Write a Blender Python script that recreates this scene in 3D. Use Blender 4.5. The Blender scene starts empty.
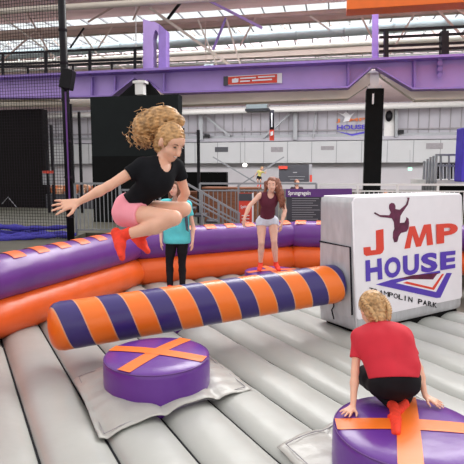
import bpy, bmesh, math, random
import numpy as np
from math import pi, sin, cos, radians
random.seed(7); rng = np.random.RandomState(11)
C = bpy.context.scene.collection
V = lambda *a: np.array(a if len(a) > 1 else a[0], dtype=float)
def nrm(v): v = V(v); return v / (np.linalg.norm(v) + 1e-12)
def lerp(a, b, t): return V(a) * (1 - t) + V(b) * t

# ------------------------------------------------------------------ camera
PITCH = 6.84; FPX = 500.0; EYE = V(0, 0, 2.04)
cp, sp = cos(radians(PITCH)), sin(radians(PITCH))
FWD = V(0, cp, -sp); UPV = V(0, sp, cp); RGT = V(1, 0, 0)
def ray(px, py): return FWD + RGT * ((px - 232) / FPX) - UPV * ((py - 232) / FPX)
def P(px, py, d): r = ray(px, py); return EYE + r * (d / r[1])          # point seen there at distance y = d
def G(px, py, z): r = ray(px, py); return EYE + r * ((z - EYE[2]) / r[2])  # point seen there at height z
BU = V(.979, -.202, 0); BW = V(.202, .979, 0)                            # the hall's own axes
def BF(a, b, z): return BU * a + BW * b + V(0, 0, z)
def PB(px, py, b): r = ray(px, py); return EYE + r * (b / r.dot(BW))
cam = bpy.data.cameras.new('camera'); co = bpy.data.objects.new('camera', cam); C.objects.link(co)
cam.sensor_fit = 'HORIZONTAL'; cam.sensor_width = 36; cam.lens = 36 * FPX / 464
co.location = EYE; co.rotation_euler = (radians(90 - PITCH), 0, 0)
cam.clip_end = 300
bpy.context.scene.camera = co

# ------------------------------------------------------------------ materials
def lin(c):
    c = [x / 255 for x in c]
    return tuple([(x / 12.92 if x < .04045 else ((x + .055) / 1.055) ** 2.4) for x in c]) + (1,)
def mat(name, rgb, rough=.5, metal=0, var=.08, scale=6, bump=0, bscale=30, sss=0, stretch=None, spec=.5, emit=0, coat=0):
    m = bpy.data.materials.new(name); m.use_nodes = True; nt = m.node_tree; b = nt.nodes['Principled BSDF']
    col = lin(rgb)
    tc = nt.nodes.new('ShaderNodeTexCoord'); src = tc.outputs['Object']
    if stretch:
        mp = nt.nodes.new('ShaderNodeMapping'); mp.inputs['Scale'].default_value = stretch
        nt.links.new(src, mp.inputs[0]); src = mp.outputs[0]
    nz = nt.nodes.new('ShaderNodeTexNoise'); nz.inputs['Scale'].default_value = scale; nz.inputs['Detail'].default_value = 4
    nt.links.new(src, nz.inputs['Vector'])
    mx = nt.nodes.new('ShaderNodeValToRGB')
    mx.color_ramp.elements[0].position = .3; mx.color_ramp.elements[1].position = .7
    mx.color_ramp.elements[0].color = tuple([x * (1 - var) for x in col[:3]]) + (1,)
    mx.color_ramp.elements[1].color = tuple([min(1, x * (1 + var)) for x in col[:3]]) + (1,)
    nt.links.new(nz.outputs['Fac'], mx.inputs[0]); nt.links.new(mx.outputs[0], b.inputs['Base Color'])
    b.inputs['Roughness'].default_value = rough; b.inputs['Metallic'].default_value = metal
    b.inputs['Specular IOR Level'].default_value = spec if max(rgb) > 48 else .12
    if coat: b.inputs['Coat Weight'].default_value = coat; b.inputs['Coat Roughness'].default_value = .15
    if sss:
        b.inputs['Subsurface Weight'].default_value = sss; b.inputs['Subsurface Radius'].default_value = (.02, .008, .004)
        b.inputs['Subsurface Scale'].default_value = .5
    if emit:
        b.inputs['Emission Color'].default_value = col; b.inputs['Emission Strength'].default_value = emit
    if bump:
        n2 = nt.nodes.new('ShaderNodeTexNoise'); n2.inputs['Scale'].default_value = bscale; n2.inputs['Detail'].default_value = 3
        nt.links.new(src, n2.inputs['Vector'])
        bp = nt.nodes.new('ShaderNodeBump'); bp.inputs['Strength'].default_value = bump; bp.inputs['Distance'].default_value = .02
        nt.links.new(n2.outputs['Fac'], bp.inputs['Height']); nt.links.new(bp.outputs[0], b.inputs['Normal'])
    return m
M = dict(
 purple=mat('purple_vinyl', (104, 50, 136), .3, bump=.25, bscale=5, var=.08, scale=3),
 orange=mat('orange_vinyl', (236, 96, 28), .32, bump=.25, bscale=5, var=.06, scale=3),
 patch=mat('orange_patch_vinyl', (238, 108, 58), .4, var=.05),
 podpurple=mat('pod_purple_vinyl', (100, 48, 142), .28, bump=.2, bscale=7, var=.05),
 podorange=mat('pod_orange_vinyl', (240, 118, 40), .35, bump=.15, bscale=8, var=.05),
 bed=mat('grey_air_bed_vinyl', (174, 175, 170), .36, bump=.45, bscale=3.2, var=.045, scale=2, stretch=(1, 1, 1)),
 seam=mat('dark_seam', (38, 38, 42), .8),
 mat_=mat('grey_mat_vinyl', (180, 178, 172), .35, bump=.5, bscale=7, var=.05),
 silver=mat('silver_tarpaulin', (188, 188, 192), .36, metal=.15, bump=1, bscale=3, var=.12, scale=4, stretch=(3, 3, .6)),
 white=mat('white_tarpaulin', (238, 234, 240), .38, bump=.25, bscale=3, var=.02),
 red=mat('logo_red', (222, 70, 52), .45, var=.02), blue=mat('logo_violet', (86, 62, 178), .45, var=.03),
 ink=mat('print_black', (28, 26, 34), .5), jump_print=mat('jumper_print', (92, 26, 62), .5, var=.5, scale=9),
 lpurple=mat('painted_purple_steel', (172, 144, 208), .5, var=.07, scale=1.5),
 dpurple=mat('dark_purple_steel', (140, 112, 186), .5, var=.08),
 cream=mat('cream_steel', (205, 194, 182), .5, var=.07, scale=1.2),
 creamd=mat('tan_steel', (184, 160, 150), .55, var=.1, scale=1.2),
 white_steel=mat('white_steel', (226, 224, 222), .5, var=.04),
 osteel=mat('orange_steel', (240, 112, 30), .5, var=.04),
 duct=mat('galvanised_duct', (176, 188, 192), .4, metal=.3, var=.08, scale=2),
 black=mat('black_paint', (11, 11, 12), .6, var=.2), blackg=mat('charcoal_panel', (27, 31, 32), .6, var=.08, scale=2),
 dark=mat('dark_panel', (17, 14, 14), .7, var=.2, scale=2),
 blacks=mat('black_steel', (26, 24, 28), .35, var=.2), netm=mat('black_net_cord', (34, 28, 34), .8),
 grey=mat('grey_steel_rail', (142, 144, 148), .42, metal=.3, var=.05), board=mat('grey_board', (62, 62, 70), .5, var=.06),
 violet=mat('violet_print', (92, 46, 122), .5, var=.03), redp=mat('red_print', (214, 64, 44), .5, var=.05),
 wprint=mat('white_print', (232, 232, 236), .5, var=.01), gprint=mat('grey_print', (150, 150, 156), .5, var=.02),
 roof=mat('pink_brown_roof_boards', (250, 218, 220), .8, var=.12, scale=.7, stretch=(1, 6, 1)),
 wall=mat('white_hall_wall', (206, 202, 206), .8, var=.04, scale=.6), wallg=mat('grey_hall_cladding', (186, 184, 192), .7, var=.04, scale=.8),
 floor=mat('dark_hall_floor', (92, 88, 80), .6, var=.15, scale=2), deck=mat('deck_floor', (84, 80, 68), .6, var=.15, scale=1.5),
 bluepad=mat('blue_violet_pad', (70, 52, 190), .5, var=.1), bluenet=mat('blue_net_bundle', (56, 48, 150), .7, var=.35, scale=26, bump=1, bscale=50),
 wood=mat('brown_wood', (132, 80, 54), .6, var=.25, scale=4, stretch=(1, 1, 5)),
 foam=mat('foam', (222, 130, 84), .8, var=.15), foamd=mat('foam_tan', (205, 160, 130), .8, var=.15),
 skin=mat('skin', (232, 178, 152), .45, sss=.15, var=.05, scale=9), skinb=mat('skin_pale', (226, 176, 156), .5, sss=.12, var=.05, scale=9),
 lips=mat('lips', (196, 96, 92), .4), eyew=mat('eye_white', (235, 230, 226), .3), eyed=mat('eye_dark', (50, 36, 30), .3),
 teeth=mat('teeth', (240, 236, 228), .3),
 tblack=mat('black_cotton', (24, 24, 28), .85, var=.2, scale=12), pants=mat('black_leggings', (26, 24, 28), .7, var=.2, scale=9),
 pink=mat('pink_shorts', (252, 158, 174), .75, var=.06), sock=mat('red_orange_sock', (240, 62, 38), .8, var=.12, scale=30),
 redshirt=mat('red_tshirt', (200, 34, 52), .8, var=.08, scale=6), tank=mat('maroon_top', (92, 28, 50), .8, var=.1),
 lshorts=mat('pale_denim_shorts', (206, 208, 222), .8, var=.08, scale=20), teal=mat('turquoise_tshirt', (92, 206, 214), .8, var=.08, scale=12),
 gfx=mat('grey_shirt_print', (70, 78, 92), .8, var=.3, scale=30), yellow=mat('yellow_top', (222, 206, 120), .8), sgrey=mat('dark_grey_top', (70, 50, 60), .8),
 hblond=mat('curly_blond_hair', (186, 142, 94), .5, var=.55, scale=26), hblond2=mat('blond_hair', (186, 146, 100), .5, var=.4, scale=45),
 hbrown=mat('auburn_hair', (128, 72, 50), .45, var=.35, scale=30), hdark=mat('brown_hair', (110, 74, 52), .5, var=.3, scale=30),
 tie=mat('hair_tie', (60, 40, 60), .7), lamp=mat('lamp_glow', (255, 250, 235), .5, emit=6), green=mat('exit_green', (150, 225, 190), .5, emit=1.5),
 sole=mat('sole_print', (190, 30, 34), .8, var=.1),
 ductw=mat('pale_duct_sheet', (196, 198, 200), .6, var=.03, scale=.5),
 mull=mat('skylight_glazing_bar', (150, 146, 150), .6, var=.1),
)
def helix_mat():
    m = bpy.data.materials.new('spiral_striped_vinyl'); m.use_nodes = True; nt = m.node_tree; b = nt.nodes['Principled BSDF']
    tc = nt.nodes.new('ShaderNodeTexCoord'); sx = nt.nodes.new('ShaderNodeSeparateXYZ'); nt.links.new(tc.outputs['Object'], sx.inputs[0])
    def mth(op, a, c=None):
        n = nt.nodes.new('ShaderNodeMath'); n.operation = op
        for i, q in enumerate((a, c)):
            if q is None: continue
            if isinstance(q, (int, float)): n.inputs[i].default_value = q
            else: nt.links.new(q, n.inputs[i])
        return n.outputs[0]
    ang = mth('ARCTAN2', sx.outputs['Z'], sx.outputs['Y'])
    t = mth('ADD', mth('DIVIDE', sx.outputs['X'], ARM_PERIOD), mth('DIVIDE', ang, -2 * pi))
    t = mth('ADD', t, ARM_PHASE)
    f = mth('FRACT', mth('ADD', t, 20.0))
    r = nt.nodes.new('ShaderNodeValToRGB'); r.color_ramp.interpolation = 'CONSTANT'
    e = r.color_ramp.elements; e[0].position = 0; e[0].color = lin((240, 116, 30)); e[1].position = .5; e[1].color = lin((54, 40, 108))
    x = e.new(.47); x.color = lin((214, 150, 110)); x = e.new(.97); x.color = lin((214, 150, 110))
    nt.links.new(f, r.inputs[0]); nt.links.new(r.outputs[0], b.inputs['Base Color'])
    b.inputs['Roughness'].default_value = .3
    nz = nt.nodes.new('ShaderNodeTexNoise'); nz.inputs['Scale'].default_value = 6; nt.links.new(tc.outputs['Object'], nz.inputs['Vector'])
    bp = nt.nodes.new('ShaderNodeBump'); bp.inputs['Strength'].default_value = .3; bp.inputs['Distance'].default_value = .02
    nt.links.new(nz.outputs['Fac'], bp.inputs['Height']); nt.links.new(bp.outputs[0], b.inputs['Normal'])
    return m
ARM_PERIOD = .475; ARM_PHASE = -0.285
M['helix'] = helix_mat()
def glass_mat():
    m = bpy.data.materials.new('skylight_glass'); m.use_nodes = True; nt = m.node_tree; nt.nodes.clear()
    o = nt.nodes.new('ShaderNodeOutputMaterial'); t = nt.nodes.new('ShaderNodeBsdfTransparent'); g = nt.nodes.new('ShaderNodeBsdfGlossy'); x = nt.nodes.new('ShaderNodeMixShader')
    t.inputs[0].default_value = (.95, .98, .99, 1); g.inputs['Roughness'].default_value = .1; x.inputs[0].default_value = .06
    nt.links.new(t.outputs[0], x.inputs[1]); nt.links.new(g.outputs[0], x.inputs[2]); nt.links.new(x.outputs[0], o.inputs[0]); return m
M['glass'] = glass_mat()

# ------------------------------------------------------------------ mesh helpers
class MB:
    def __init__(s): s.v = []; s.f = []
    def add(s, vs, fs):
        o = len(s.v); s.v += [tuple(map(float, v)) for v in vs]; s.f += [tuple(o + i for i in f) for f in fs]; return s
    def box(s, c, sz, ax=(V(1, 0, 0), V(0, 1, 0), V(0, 0, 1))):
        c = V(c); vs = []
        for i in (-.5, .5):
            for j in (-.5, .5):
                for k in (-.5, .5): vs.append(c + ax[0] * i * sz[0] + ax[1] * j * sz[1] + ax[2] * k * sz[2])
        return s.add(vs, [(0, 1, 3, 2), (4, 6, 7, 5), (0, 4, 5, 1), (2, 3, 7, 6), (0, 2, 6, 4), (1, 5, 7, 3)])
    def beam(s, a, b, w, h=None, up=V(0, 0, 1)):
        a, b = V(a), V(b); x = nrm(b - a)
        if abs(x.dot(up)) > .95: up = V(0, 1, 0)
        y = nrm(np.cross(up, x)); z = np.cross(x, y)
        return s.box((a + b) / 2, (np.linalg.norm(b - a), w, h or w), (x, y, z))
    def tube(s, pts, r, n=8, cap=True, closed=False):
        pts = [V(p) for p in pts]; m = len(pts); rs = r if hasattr(r, '__len__') else [r] * m; vs = []; fs = []
        ref = None
        for i, p in enumerate(pts):
            t = nrm(pts[min(i + 1, m - 1)] - pts[max(i - 1, 0)])
            if ref is None: ref = V(0, 0, 1) if abs(t[2]) < .9 else V(0, 1, 0)
            y = nrm(np.cross(ref, t)); ref = np.cross(t, y)
            for k in range(n): a = 2 * pi * k / n; vs.append(p + (y * cos(a) + ref * sin(a)) * rs[i])
        for i in range(m - 1):
            for k in range(n): fs.append((i * n + k, i * n + (k + 1) % n, (i + 1) * n + (k + 1) % n, (i + 1) * n + k))
        if cap: fs.append(tuple(range(n))[::-1]); fs.append(tuple((m - 1) * n + k for k in range(n)))
        return s.add(vs, fs)
    def prism(s, poly, d):
        n = len(poly); vs = [V(p) for p in poly] + [V(p) + V(d) for p in poly]
        return s.add(vs, [tuple(range(n))[::-1], tuple(range(n, 2 * n))] + [(i, (i + 1) % n, n + (i + 1) % n, n + i) for i in range(n)])
    def lathe(s, c, prof, n=48, ax=(V(1, 0, 0), V(0, 1, 0), V(0, 0, 1))):
        c = V(c); vs = []; fs = []; m = len(prof)
        for r, z in prof:
            for k in range(n): a = 2 * pi * k / n; vs.append(c + ax[0] * r * cos(a) + ax[1] * r * sin(a) + ax[2] * z)
        for i in range(m - 1):
            for k in range(n): fs.append((i * n + k, i * n + (k + 1) % n, (i + 1) * n + (k + 1) % n, (i + 1) * n + k))
        fs.append(tuple(range(n))[::-1]); fs.append(tuple((m - 1) * n + k for k in range(n)))
        return s.add(vs, fs)
def obj(name, mb, material, parent=None, smooth=False, origin=None, bevel=0, kind=None, mats=None):
    vs = np.array(mb.v, dtype=float)
    if parent is not None: wl = V(parent['wo'])
    elif origin is not None: wl = V(origin)
    else: wl = V((vs[:, 0].min() + vs[:, 0].max()) / 2, (vs[:, 1].min() + vs[:, 1].max()) / 2, vs[:, 2].min())
    me = bpy.data.meshes.new(name); me.from_pydata((vs - wl).tolist(), [], mb.f); me.update()
    bm = bmesh.new(); bm.from_mesh(me); bmesh.ops.recalc_face_normals(bm, faces=bm.faces); bm.to_mesh(me); bm.free()
    me.materials.append(material)
    for m in (mats or []): me.materials.append(m)
    if smooth: me.polygons.foreach_set('use_smooth', [True] * len(me.polygons))
    o = bpy.data.objects.new(name, me); C.objects.link(o)
    o['wo'] = [float(x) for x in wl]
    if parent is not None: o.parent = parent
    else: o.location = wl
    if bevel:
        b = o.modifiers.new('bevel', 'BEVEL'); b.width = bevel; b.segments = 3; b.limit_method = 'ANGLE'; b.angle_limit = radians(40)
    if kind: o['kind'] = kind
    return o
def sub(name, mb, material, parent, **k): return obj(name, mb, material, parent, **k)   # for sub-parts (parent is a mesh at local 0)
def tag(o, label, cat, group=None):
    o['label'] = label; o['category'] = cat
    if group: o['group'] = group
    return o
def thing(name, label, cat, loc, group=None):
    o = bpy.data.objects.new(name, None); C.objects.link(o); o.location = loc; o['wo'] = [float(x) for x in loc]; o.empty_display_size = .1
    return tag(o, label, cat, group)
def copy_tree(o, delta=None, parent=None):
    c = o.copy(); C.objects.link(c); c.parent = parent
    if delta is not None: c.location = [a + b for a, b in zip(o.location, delta)]
    for ch in list(o.children): copy_tree(ch, None, c)
    return c
def text(name, s, quad, material, parent, bold=0.0, off=(0, 0, 0), kind=None):
    """printed lettering stretched over the world quad bl, br, tr, tl"""
    cu = bpy.data.curves.new(name, 'FONT'); cu.body = s; cu.offset = bold; cu.resolution_u = 4
    t = bpy.data.objects.new(name, cu); C.objects.link(t); bpy.context.view_layer.update()
    me = bpy.data.meshes.new_from_object(t.evaluated_get(bpy.context.evaluated_depsgraph_get()))
    bpy.data.objects.remove(t)
    n = len(me.vertices); v = np.zeros(n * 3); me.vertices.foreach_get('co', v); v = v.reshape(-1, 3)
    u = (v[:, 0] - v[:, 0].min()) / np.ptp(v[:, 0]); w = (v[:, 1] - v[:, 1].min()) / np.ptp(v[:, 1])
    bl, br, tr, tl = [V(q) + V(off) for q in quad]
    pts = np.outer((1 - u) * (1 - w), bl) + np.outer(u * (1 - w), br) + np.outer(u * w, tr) + np.outer((1 - u) * w, tl)
    mb = MB(); mb.add(pts, [tuple(p.vertices) for p in me.polygons]); bpy.data.meshes.remove(me)
    me2 = bpy.data.meshes.new(name); wl = V(parent['wo'])
    me2.from_pydata((np.array(mb.v) - wl).tolist(), [], mb.f); me2.update(); me2.materials.append(material)
    o = bpy.data.objects.new(name, me2); C.objects.link(o); o.parent = parent; o['wo'] = [float(x) for x in wl]
    return o

# ------------------------------------------------------------------ distance-field figures
def frame(up, fwd):
    up = nrm(up); f = nrm(V(fwd) - up * V(fwd).dot(up)); s = np.cross(f, up); return s, f, up    # side (right), forward, up
def cone(a, b, ra, rb=None, clip=None): return ('c', V(a), V(b), ra, ra if rb is None else rb, clip)
def ell(c, ax, r, clip=None): return ('e', V(c), ax, V(r), 0, clip)
def infl(pr, d):
    t, a, b, ra, rb, cl = pr
    return (t, a, b, ra + d, rb + d, cl) if t == 'c' else (t, a, b, ra + d, rb, cl)
def prim_d(pr, X):
    t, a, b, ra, rb, clip = pr
    if t == 'c':
        ab = b - a; L = ab.dot(ab) + 1e-12
        h = np.clip(((X - a) @ ab) / L, 0, 1)
        d = np.linalg.norm(X - a - h[..., None] * ab, axis=-1) - (ra + (rb - ra) * h)
    else:
        q = np.stack([(X - a) @ b[0], (X - a) @ b[1], (X - a) @ b[2]], -1)
        k0 = np.linalg.norm(q / ra, axis=-1); k1 = np.linalg.norm(q / (ra * ra), axis=-1) + 1e-9
        d = k0 * (k0 - 1) / k1
        d = np.where(k0 < 1e-3, -ra.min(), d)
    if clip:
        for o, n in clip: d = np.maximum(d, (X - V(o)) @ nrm(n))
    return d
def prim_bb(pr):
    t, a, b, ra, rb, _ = pr
    if t == 'c': r = max(ra, rb); return np.minimum(a, b) - r, np.maximum(a, b) + r
    r = ra.max(); return a - r, a + r
def smin(a, b, k):
    h = np.clip(k - np.abs(a - b), 0, None) / k; return np.minimum(a, b) - h * h * k * .25
def sdf_mesh(groups, res, kk=.015, cuts=(), noise=None, subtract=()):
    """groups: [(prims, k)] -> one continuous surface (surface nets)"""
    bbs = [prim_bb(p) for g, k in groups for p in g]
    lo = np.min([b[0] for b in bbs], 0) - 3 * res - .01; hi = np.max([b[1] for b in bbs], 0) + 3 * res + .01
    n = np.ceil((hi - lo) / res).astype(int) + 1; F = np.full(n, 1.0, dtype=np.float64)
    axs = [lo[i] + np.arange(n[i]) * res for i in range(3)]
    def grid(i0, i1): return np.stack(np.meshgrid(*[axs[i][i0[i]:i1[i]] for i in range(3)], indexing='ij'), -1)
    for g, k in groups:
        Gf = np.full(n, 1.0)
        for p in g:
            l, h = prim_bb(p); m = k + .03
            i0 = np.clip(((l - m - lo) / res).astype(int), 0, n); i1 = np.clip(((h + m - lo) / res).astype(int) + 2, 0, n)
            sl = tuple(slice(i0[i], i1[i]) for i in range(3))
            Gf[sl] = smin(Gf[sl], prim_d(p, grid(i0, i1)), k)
        F = smin(F, Gf, kk)
    X = None
    if cuts or noise or subtract: X = grid([0, 0, 0], n)
    if noise: F = F + noise(X)
    for p in subtract: F = np.maximum(F, -prim_d(p, X))
    for o, nn in cuts: F = np.maximum(F, (X - V(o)) @ nrm(nn))
    ins = F < 0
    c = np.zeros(n - 1, dtype=int)
    for dx in (0, 1):
        for dy in (0, 1):
            for dz in (0, 1): c += ins[dx:n[0] - 1 + dx, dy:n[1] - 1 + dy, dz:n[2] - 1 + dz]
    I = np.argwhere((c > 0) & (c < 8)); idx = np.full(n - 1, -1); idx[tuple(I.T)] = np.arange(len(I))
    acc = np.zeros((len(I), 3)); cnt = np.zeros(len(I))
    cor = [(x, y, z) for x in (0, 1) for y in (0, 1) for z in (0, 1)]
    for a in cor:
        for ax in range(3):
            if a[ax]: continue
            b = list(a); b[ax] = 1
            fa = F[tuple((I + a).T)]; fb = F[tuple((I + b).T)]; m = (fa < 0) != (fb < 0)
            t = np.where(m, fa / (fa - fb + 1e-15), 0)
            pos = np.array(a, float)[None, :].repeat(len(I), 0); pos[:, ax] += t
            acc[m] += pos[m]; cnt[m] += 1
    vs = lo + (I + acc / cnt[:, None]) * res
    faces = []
    for ax in range(3):
        o1, o2 = [(1, 2), (2, 0), (0, 1)][ax]
        s0 = [slice(None)] * 3; s1 = [slice(None)] * 3; s0[ax] = slice(0, -1); s1[ax] = slice(1, None)
        A = ins[tuple(s0)]; B = ins[tuple(s1)]
        E = np.argwhere(A != B); E = E[(E[:, o1] > 0) & (E[:, o2] > 0) & (E[:, o1] < n[o1] - 1) & (E[:, o2] < n[o2] - 1)]
        fl = A[tuple(E.T)]
        e1 = np.zeros(3, int); e1[o1] = 1; e2 = np.zeros(3, int); e2[o2] = 1
        q = np.stack([idx[tuple((E - e1 - e2).T)], idx[tuple((E - e2).T)], idx[tuple(E.T)], idx[tuple((E - e1).T)]], 1)
        q[~fl] = q[~fl][:, ::-1]; faces.append(q)
    fs = np.concatenate(faces); fs = fs[(fs >= 0).all(1)]
    return vs, fs
def sdf_obj(name, groups, res, material, parent, **k):
    vs, fs = sdf_mesh(groups, res, **k); mb = MB(); mb.v = vs.tolist(); mb.f = [tuple(f) for f in fs.tolist()]
    return obj(name, mb, material, parent, smooth=True)
def hand(w, d, pn, side, s=1.0, curl=.3, spread=.12):
    """palm and five fingers; d = pointing direction, pn = palm normal, side=+1/-1 thumb side along d x pn"""
    d = nrm(d); pn = nrm(V(pn) - d * V(pn).dot(d)); sd = np.cross(d, pn) * side; g = []
    w = V(w)
    for k in (-.024, -.008, .008, .024): g.append(cone(w + sd * k * .7 * s + d * .012 * s, w + d * .082 * s + sd * k * 1.15 * s, .0125 * s, .0105 * s))
    for i, (off, L, lag) in enumerate(((.03, .062, 0), (.010, .072, .004), (-.010, .066, .001), (-.029, .052, -.006))):
        b = w + d * (.08 + lag) * s + sd * off * s; dd = nrm(d + sd * spread * (1.5 - i) * .8)
        m = b + dd * L * .5 * s; e = m + nrm(dd * cos(curl * 1.3) + pn * sin(curl * 1.3)) * L * .5 * s
        m = m + pn * curl * .01 * s
        g += [cone(b, m, .0088 * s, .0078 * s), cone(m, e, .0078 * s, .0062 * s)]
    t0 = w + d * .022 * s + sd * .026 * s; t1 = t0 + nrm(d * .65 + sd * .75 + pn * .15) * .042 * s; t2 = t1 + nrm(d * .9 + sd * .4 + pn * .3) * .03 * s
    g += [cone(t0, t1, .0115 * s, .0095 * s), cone(t1, t2, .0095 * s, .0075 * s)]
    return g
def foot(ank, toe, up, s=1.0, d=0):
    ank, toe = V(ank), V(toe); f = nrm(toe - ank); u = nrm(V(up) - f * V(up).dot(f)); sd = np.cross(f, u); L = np.linalg.norm(toe - ank)
    heel = ank - u * .03 * s - f * .035 * s
    return [cone(heel, ank + f * L * .45 - u * .018 * s, .03 * s + d, .031 * s + d), cone(ank, ank + f * L * .5 - u * .01 * s, .032 * s + d, .026 * s + d),
            cone(ank + f * L * .45 - u * .02 * s - sd * .012 * s, toe - u * .02 * s - sd * .014 * s, .027 * s + d, .016 * s + d),
            cone(ank + f * L * .45 - u * .02 * s + sd * .012 * s, toe - u * .02 * s + sd * .014 * s - f * .012 * s, .026 * s + d, .015 * s + d)]
def wrinkle(amp, fr=40, seed=0):
    r = np.random.RandomState(seed); ks = r.randn(5, 3) * fr; ph = r.rand(5) * 6
    def f(X):
        s = 0
        for k, p in zip(ks, ph): s = s + np.sin(X @ k + p)
        return s * amp / 3
    return f
def build_person(name, label, J, s=1.0, res=.008, skin='skin', shirt=None, sleeve=.55, pants=None, pant_len=.35, socks=True, thick=1.0,
                 hands=None, face='smile', group=None, neck_scoop=True, sleeveless=False, hairf=None, hem=None, chest=1.0, loose=.012, pant_top=.085, shirt_extra=(), pant_extra=()):
    base = V(J['base']) if 'base' in J else V(J['pelvis'])
    r = thing(name, label, 'person', base, group)
    hs = J.get('hs', s)
    S, Fh, U = frame(J['hup'], J['hfwd']); hc = V(J['head'])
    ax = (S, Fh, U)
    head = [ell(hc + U * .02 * hs - Fh * .012 * hs, ax, V(.074, .092, .092) * hs), ell(hc - U * .04 * hs + Fh * .028 * hs, ax, V(.055, .058, .07) * hs),
            ell(hc - U * .083 * hs + Fh * .055 * hs, ax, V(.027, .024, .022) * hs), ell(hc + U * .03 * hs + Fh * .05 * hs, ax, V(.058, .036, .045) * hs),
            ell(hc - U * .035 * hs + Fh * .055 * hs + S * .03 * hs, ax, V(.026, .026, .024) * hs), ell(hc - U * .035 * hs + Fh * .055 * hs - S * .03 * hs, ax, V(.026, .026, .024) * hs)]
    feat = [cone(hc + U * .0 * hs + Fh * .084 * hs, hc - U * .032 * hs + Fh * .103 * hs, .008 * hs, .012 * hs),
            ell(hc + S * .076 * hs - U * .008 * hs - Fh * .005 * hs, ax, V(.01, .018, .03) * hs), ell(hc - S * .076 * hs - U * .008 * hs - Fh * .005 * hs, ax, V(.01, .018, .03) * hs)]
    shR, shL, pel, chs, neck = map(V, (J['shR'], J['shL'], J['pelvis'], J['chest'], J['neck']))
    side = nrm(shR - shL); up1 = nrm(neck - chs); fw1 = nrm(np.cross(up1, side)); axc = (nrm(np.cross(fw1, up1)), fw1, up1)
    hpR, hpL = V(J['hipR']), V(J['hipL']); s2 = nrm(hpR - hpL); up2 = nrm(chs - pel); fw2 = nrm(np.cross(up2, s2)); axp = (nrm(np.cross(fw2, up2)), fw2, up2)
    t = thick
    torso = [ell(lerp(chs, neck, .15), axc, V(.135 * chest, .095, .14) * s * t), ell(lerp(pel, chs, .5), axp, V(.108, .08, .15) * s * t), ell(pel, axp, V(.135, .1, .1) * s * t),
             cone(lerp(chs, neck, .72) + (shR - neck) * .25, shR - side * .02 * s, .05 * s, .047 * s), cone(lerp(chs, neck, .72) + (shL - neck) * .25, shL + side * .02 * s, .05 * s, .047 * s)]
    neckp = [cone(neck - up1 * .02 * s, hc - U * .045 * hs - Fh * .02 * hs, .043 * s, .041 * s)]
    arms = []; legs = []; hnd = []; feet = []; slv = []; plg = []; ends = []
    for q in 'RL':
        sh, el, wr = V(J['sh' + q]), V(J['el' + q]), V(J['wr' + q])
        arms += [cone(sh, el, .043 * s, .031 * s), cone(el, lerp(el, wr, .35), .031 * s, .033 * s), cone(lerp(el, wr, .3), wr, .033 * s, .0205 * s)]
        if sleeve:
            ce = lerp(sh, el, sleeve); slv += [cone(sh, lerp(sh, el, min(1, sleeve + .25)), .052 * s, .05 * s, [(ce, el - sh)])]
        hp, kn, an, to = V(J['hip' + q]), V(J['kn' + q]), V(J['an' + q]), V(J['toe' + q])
        cd = nrm(an - kn)
        bk = J.get('calf' + q); bk = nrm(bk) if bk is not None else V(0, 0, 0)
        legs += [cone(hp, lerp(hp, kn, .5), .083 * s * t, .068 * s * t), cone(lerp(hp, kn, .5), kn, .068 * s * t, .051 * s), cone(kn, lerp(kn, an, .35) + bk * .014 * s, .047 * s, .052 * s), cone(lerp(kn, an, .35) + bk * .014 * s, an, .052 * s, .031 * s)]
        fu = J.get('fup' + q, -cd)
        feet += foot(an, to, fu, s)
        if socks:
            ce = lerp(an, kn, .2 if socks is True else socks)
            g = [(foot(an, to, fu, s, .005) + [cone(an, lerp(an, kn, .4), .037 * s, .045 * s, [(ce, kn - an)])], .012)]
            ends.append(('sock', g, socks))
        if pants:
            if pant_len < 1: ce = lerp(hp, kn, pant_len); plg += [cone(hp, lerp(hp, kn, min(1, pant_len + .3)), .094 * s * t, .088 * s * t, [(ce, kn - hp)])]
            else:
                e2 = lerp(kn, an, pant_len - 1)
                plg += [cone(hp, lerp(hp, kn, .5), .09 * s * t, .075 * s * t), cone(lerp(hp, kn, .5), kn, .075 * s * t, .06 * s), cone(kn, lerp(kn, an, .35) + bk * .012 * s, .057 * s, .06 * s), cone(lerp(kn, an, .35) + bk * .012 * s, lerp(kn, an, min(1, pant_len - 1)), .06 * s, .046 * s, [(e2, an - kn)])]
    if hands:
        for h in hands: hnd.append((hand(*h), .006))
    body = sdf_obj('body', [(head, .02), (feat, .008), (torso, .04), (neckp, .03), (arms, .015), (legs, .015), (feet, .012)] + hnd, res, M[skin], r, kk=.018)
    if shirt:
        hemo = V(hem[0]) if hem else pel + up2 * .0; hemn = V(hem[1]) if hem else -up2
        g = [infl(p, loose * s) for p in torso] + list(shirt_extra)
        nk = neck + up1 * (.0 if not sleeveless else -.01) * s
        subs = []
        if neck_scoop: subs = [ell(neck + fw1 * .06 * s + up1 * .0 * s, axc, V(.055, .085, .08) * s)]
        cuts = [(hemo, hemn)]; subs.append(ell(neck + up1 * .05 * s + fw1 * .01, axc, V(.066, .075, .062) * s))
        if sleeveless: subs += [ell(shR + side * .012 * s + up1 * .0, axc, V(.04, .12, .075) * s), ell(shL - side * .012 * s, axc, V(.04, .12, .075) * s)]
        gr = [(g, .045)] + ([(slv, .01)] if slv and not sleeveless else [])
        sdf_obj(shirt[0], gr, res, M[shirt[1]], r, kk=.03, cuts=cuts, noise=wrinkle(.0035 * s, 28, 3), subtract=subs)
    if pants:
        g = [ell(pel + up2 * .01, axp, V(.15, .115, .105) * s * t, [(pel + up2 * pant_top * s, up2)])] + list(pant_extra)
        sdf_obj(pants[0], [(g, .03), (plg, .012)], res, M[pants[1]], r, kk=.02, noise=wrinkle(.0025 * s, 30, 5))
    for nm, g, _ in ends: sdf_obj(nm, g, min(res, .008), M['sock'], r)
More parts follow.
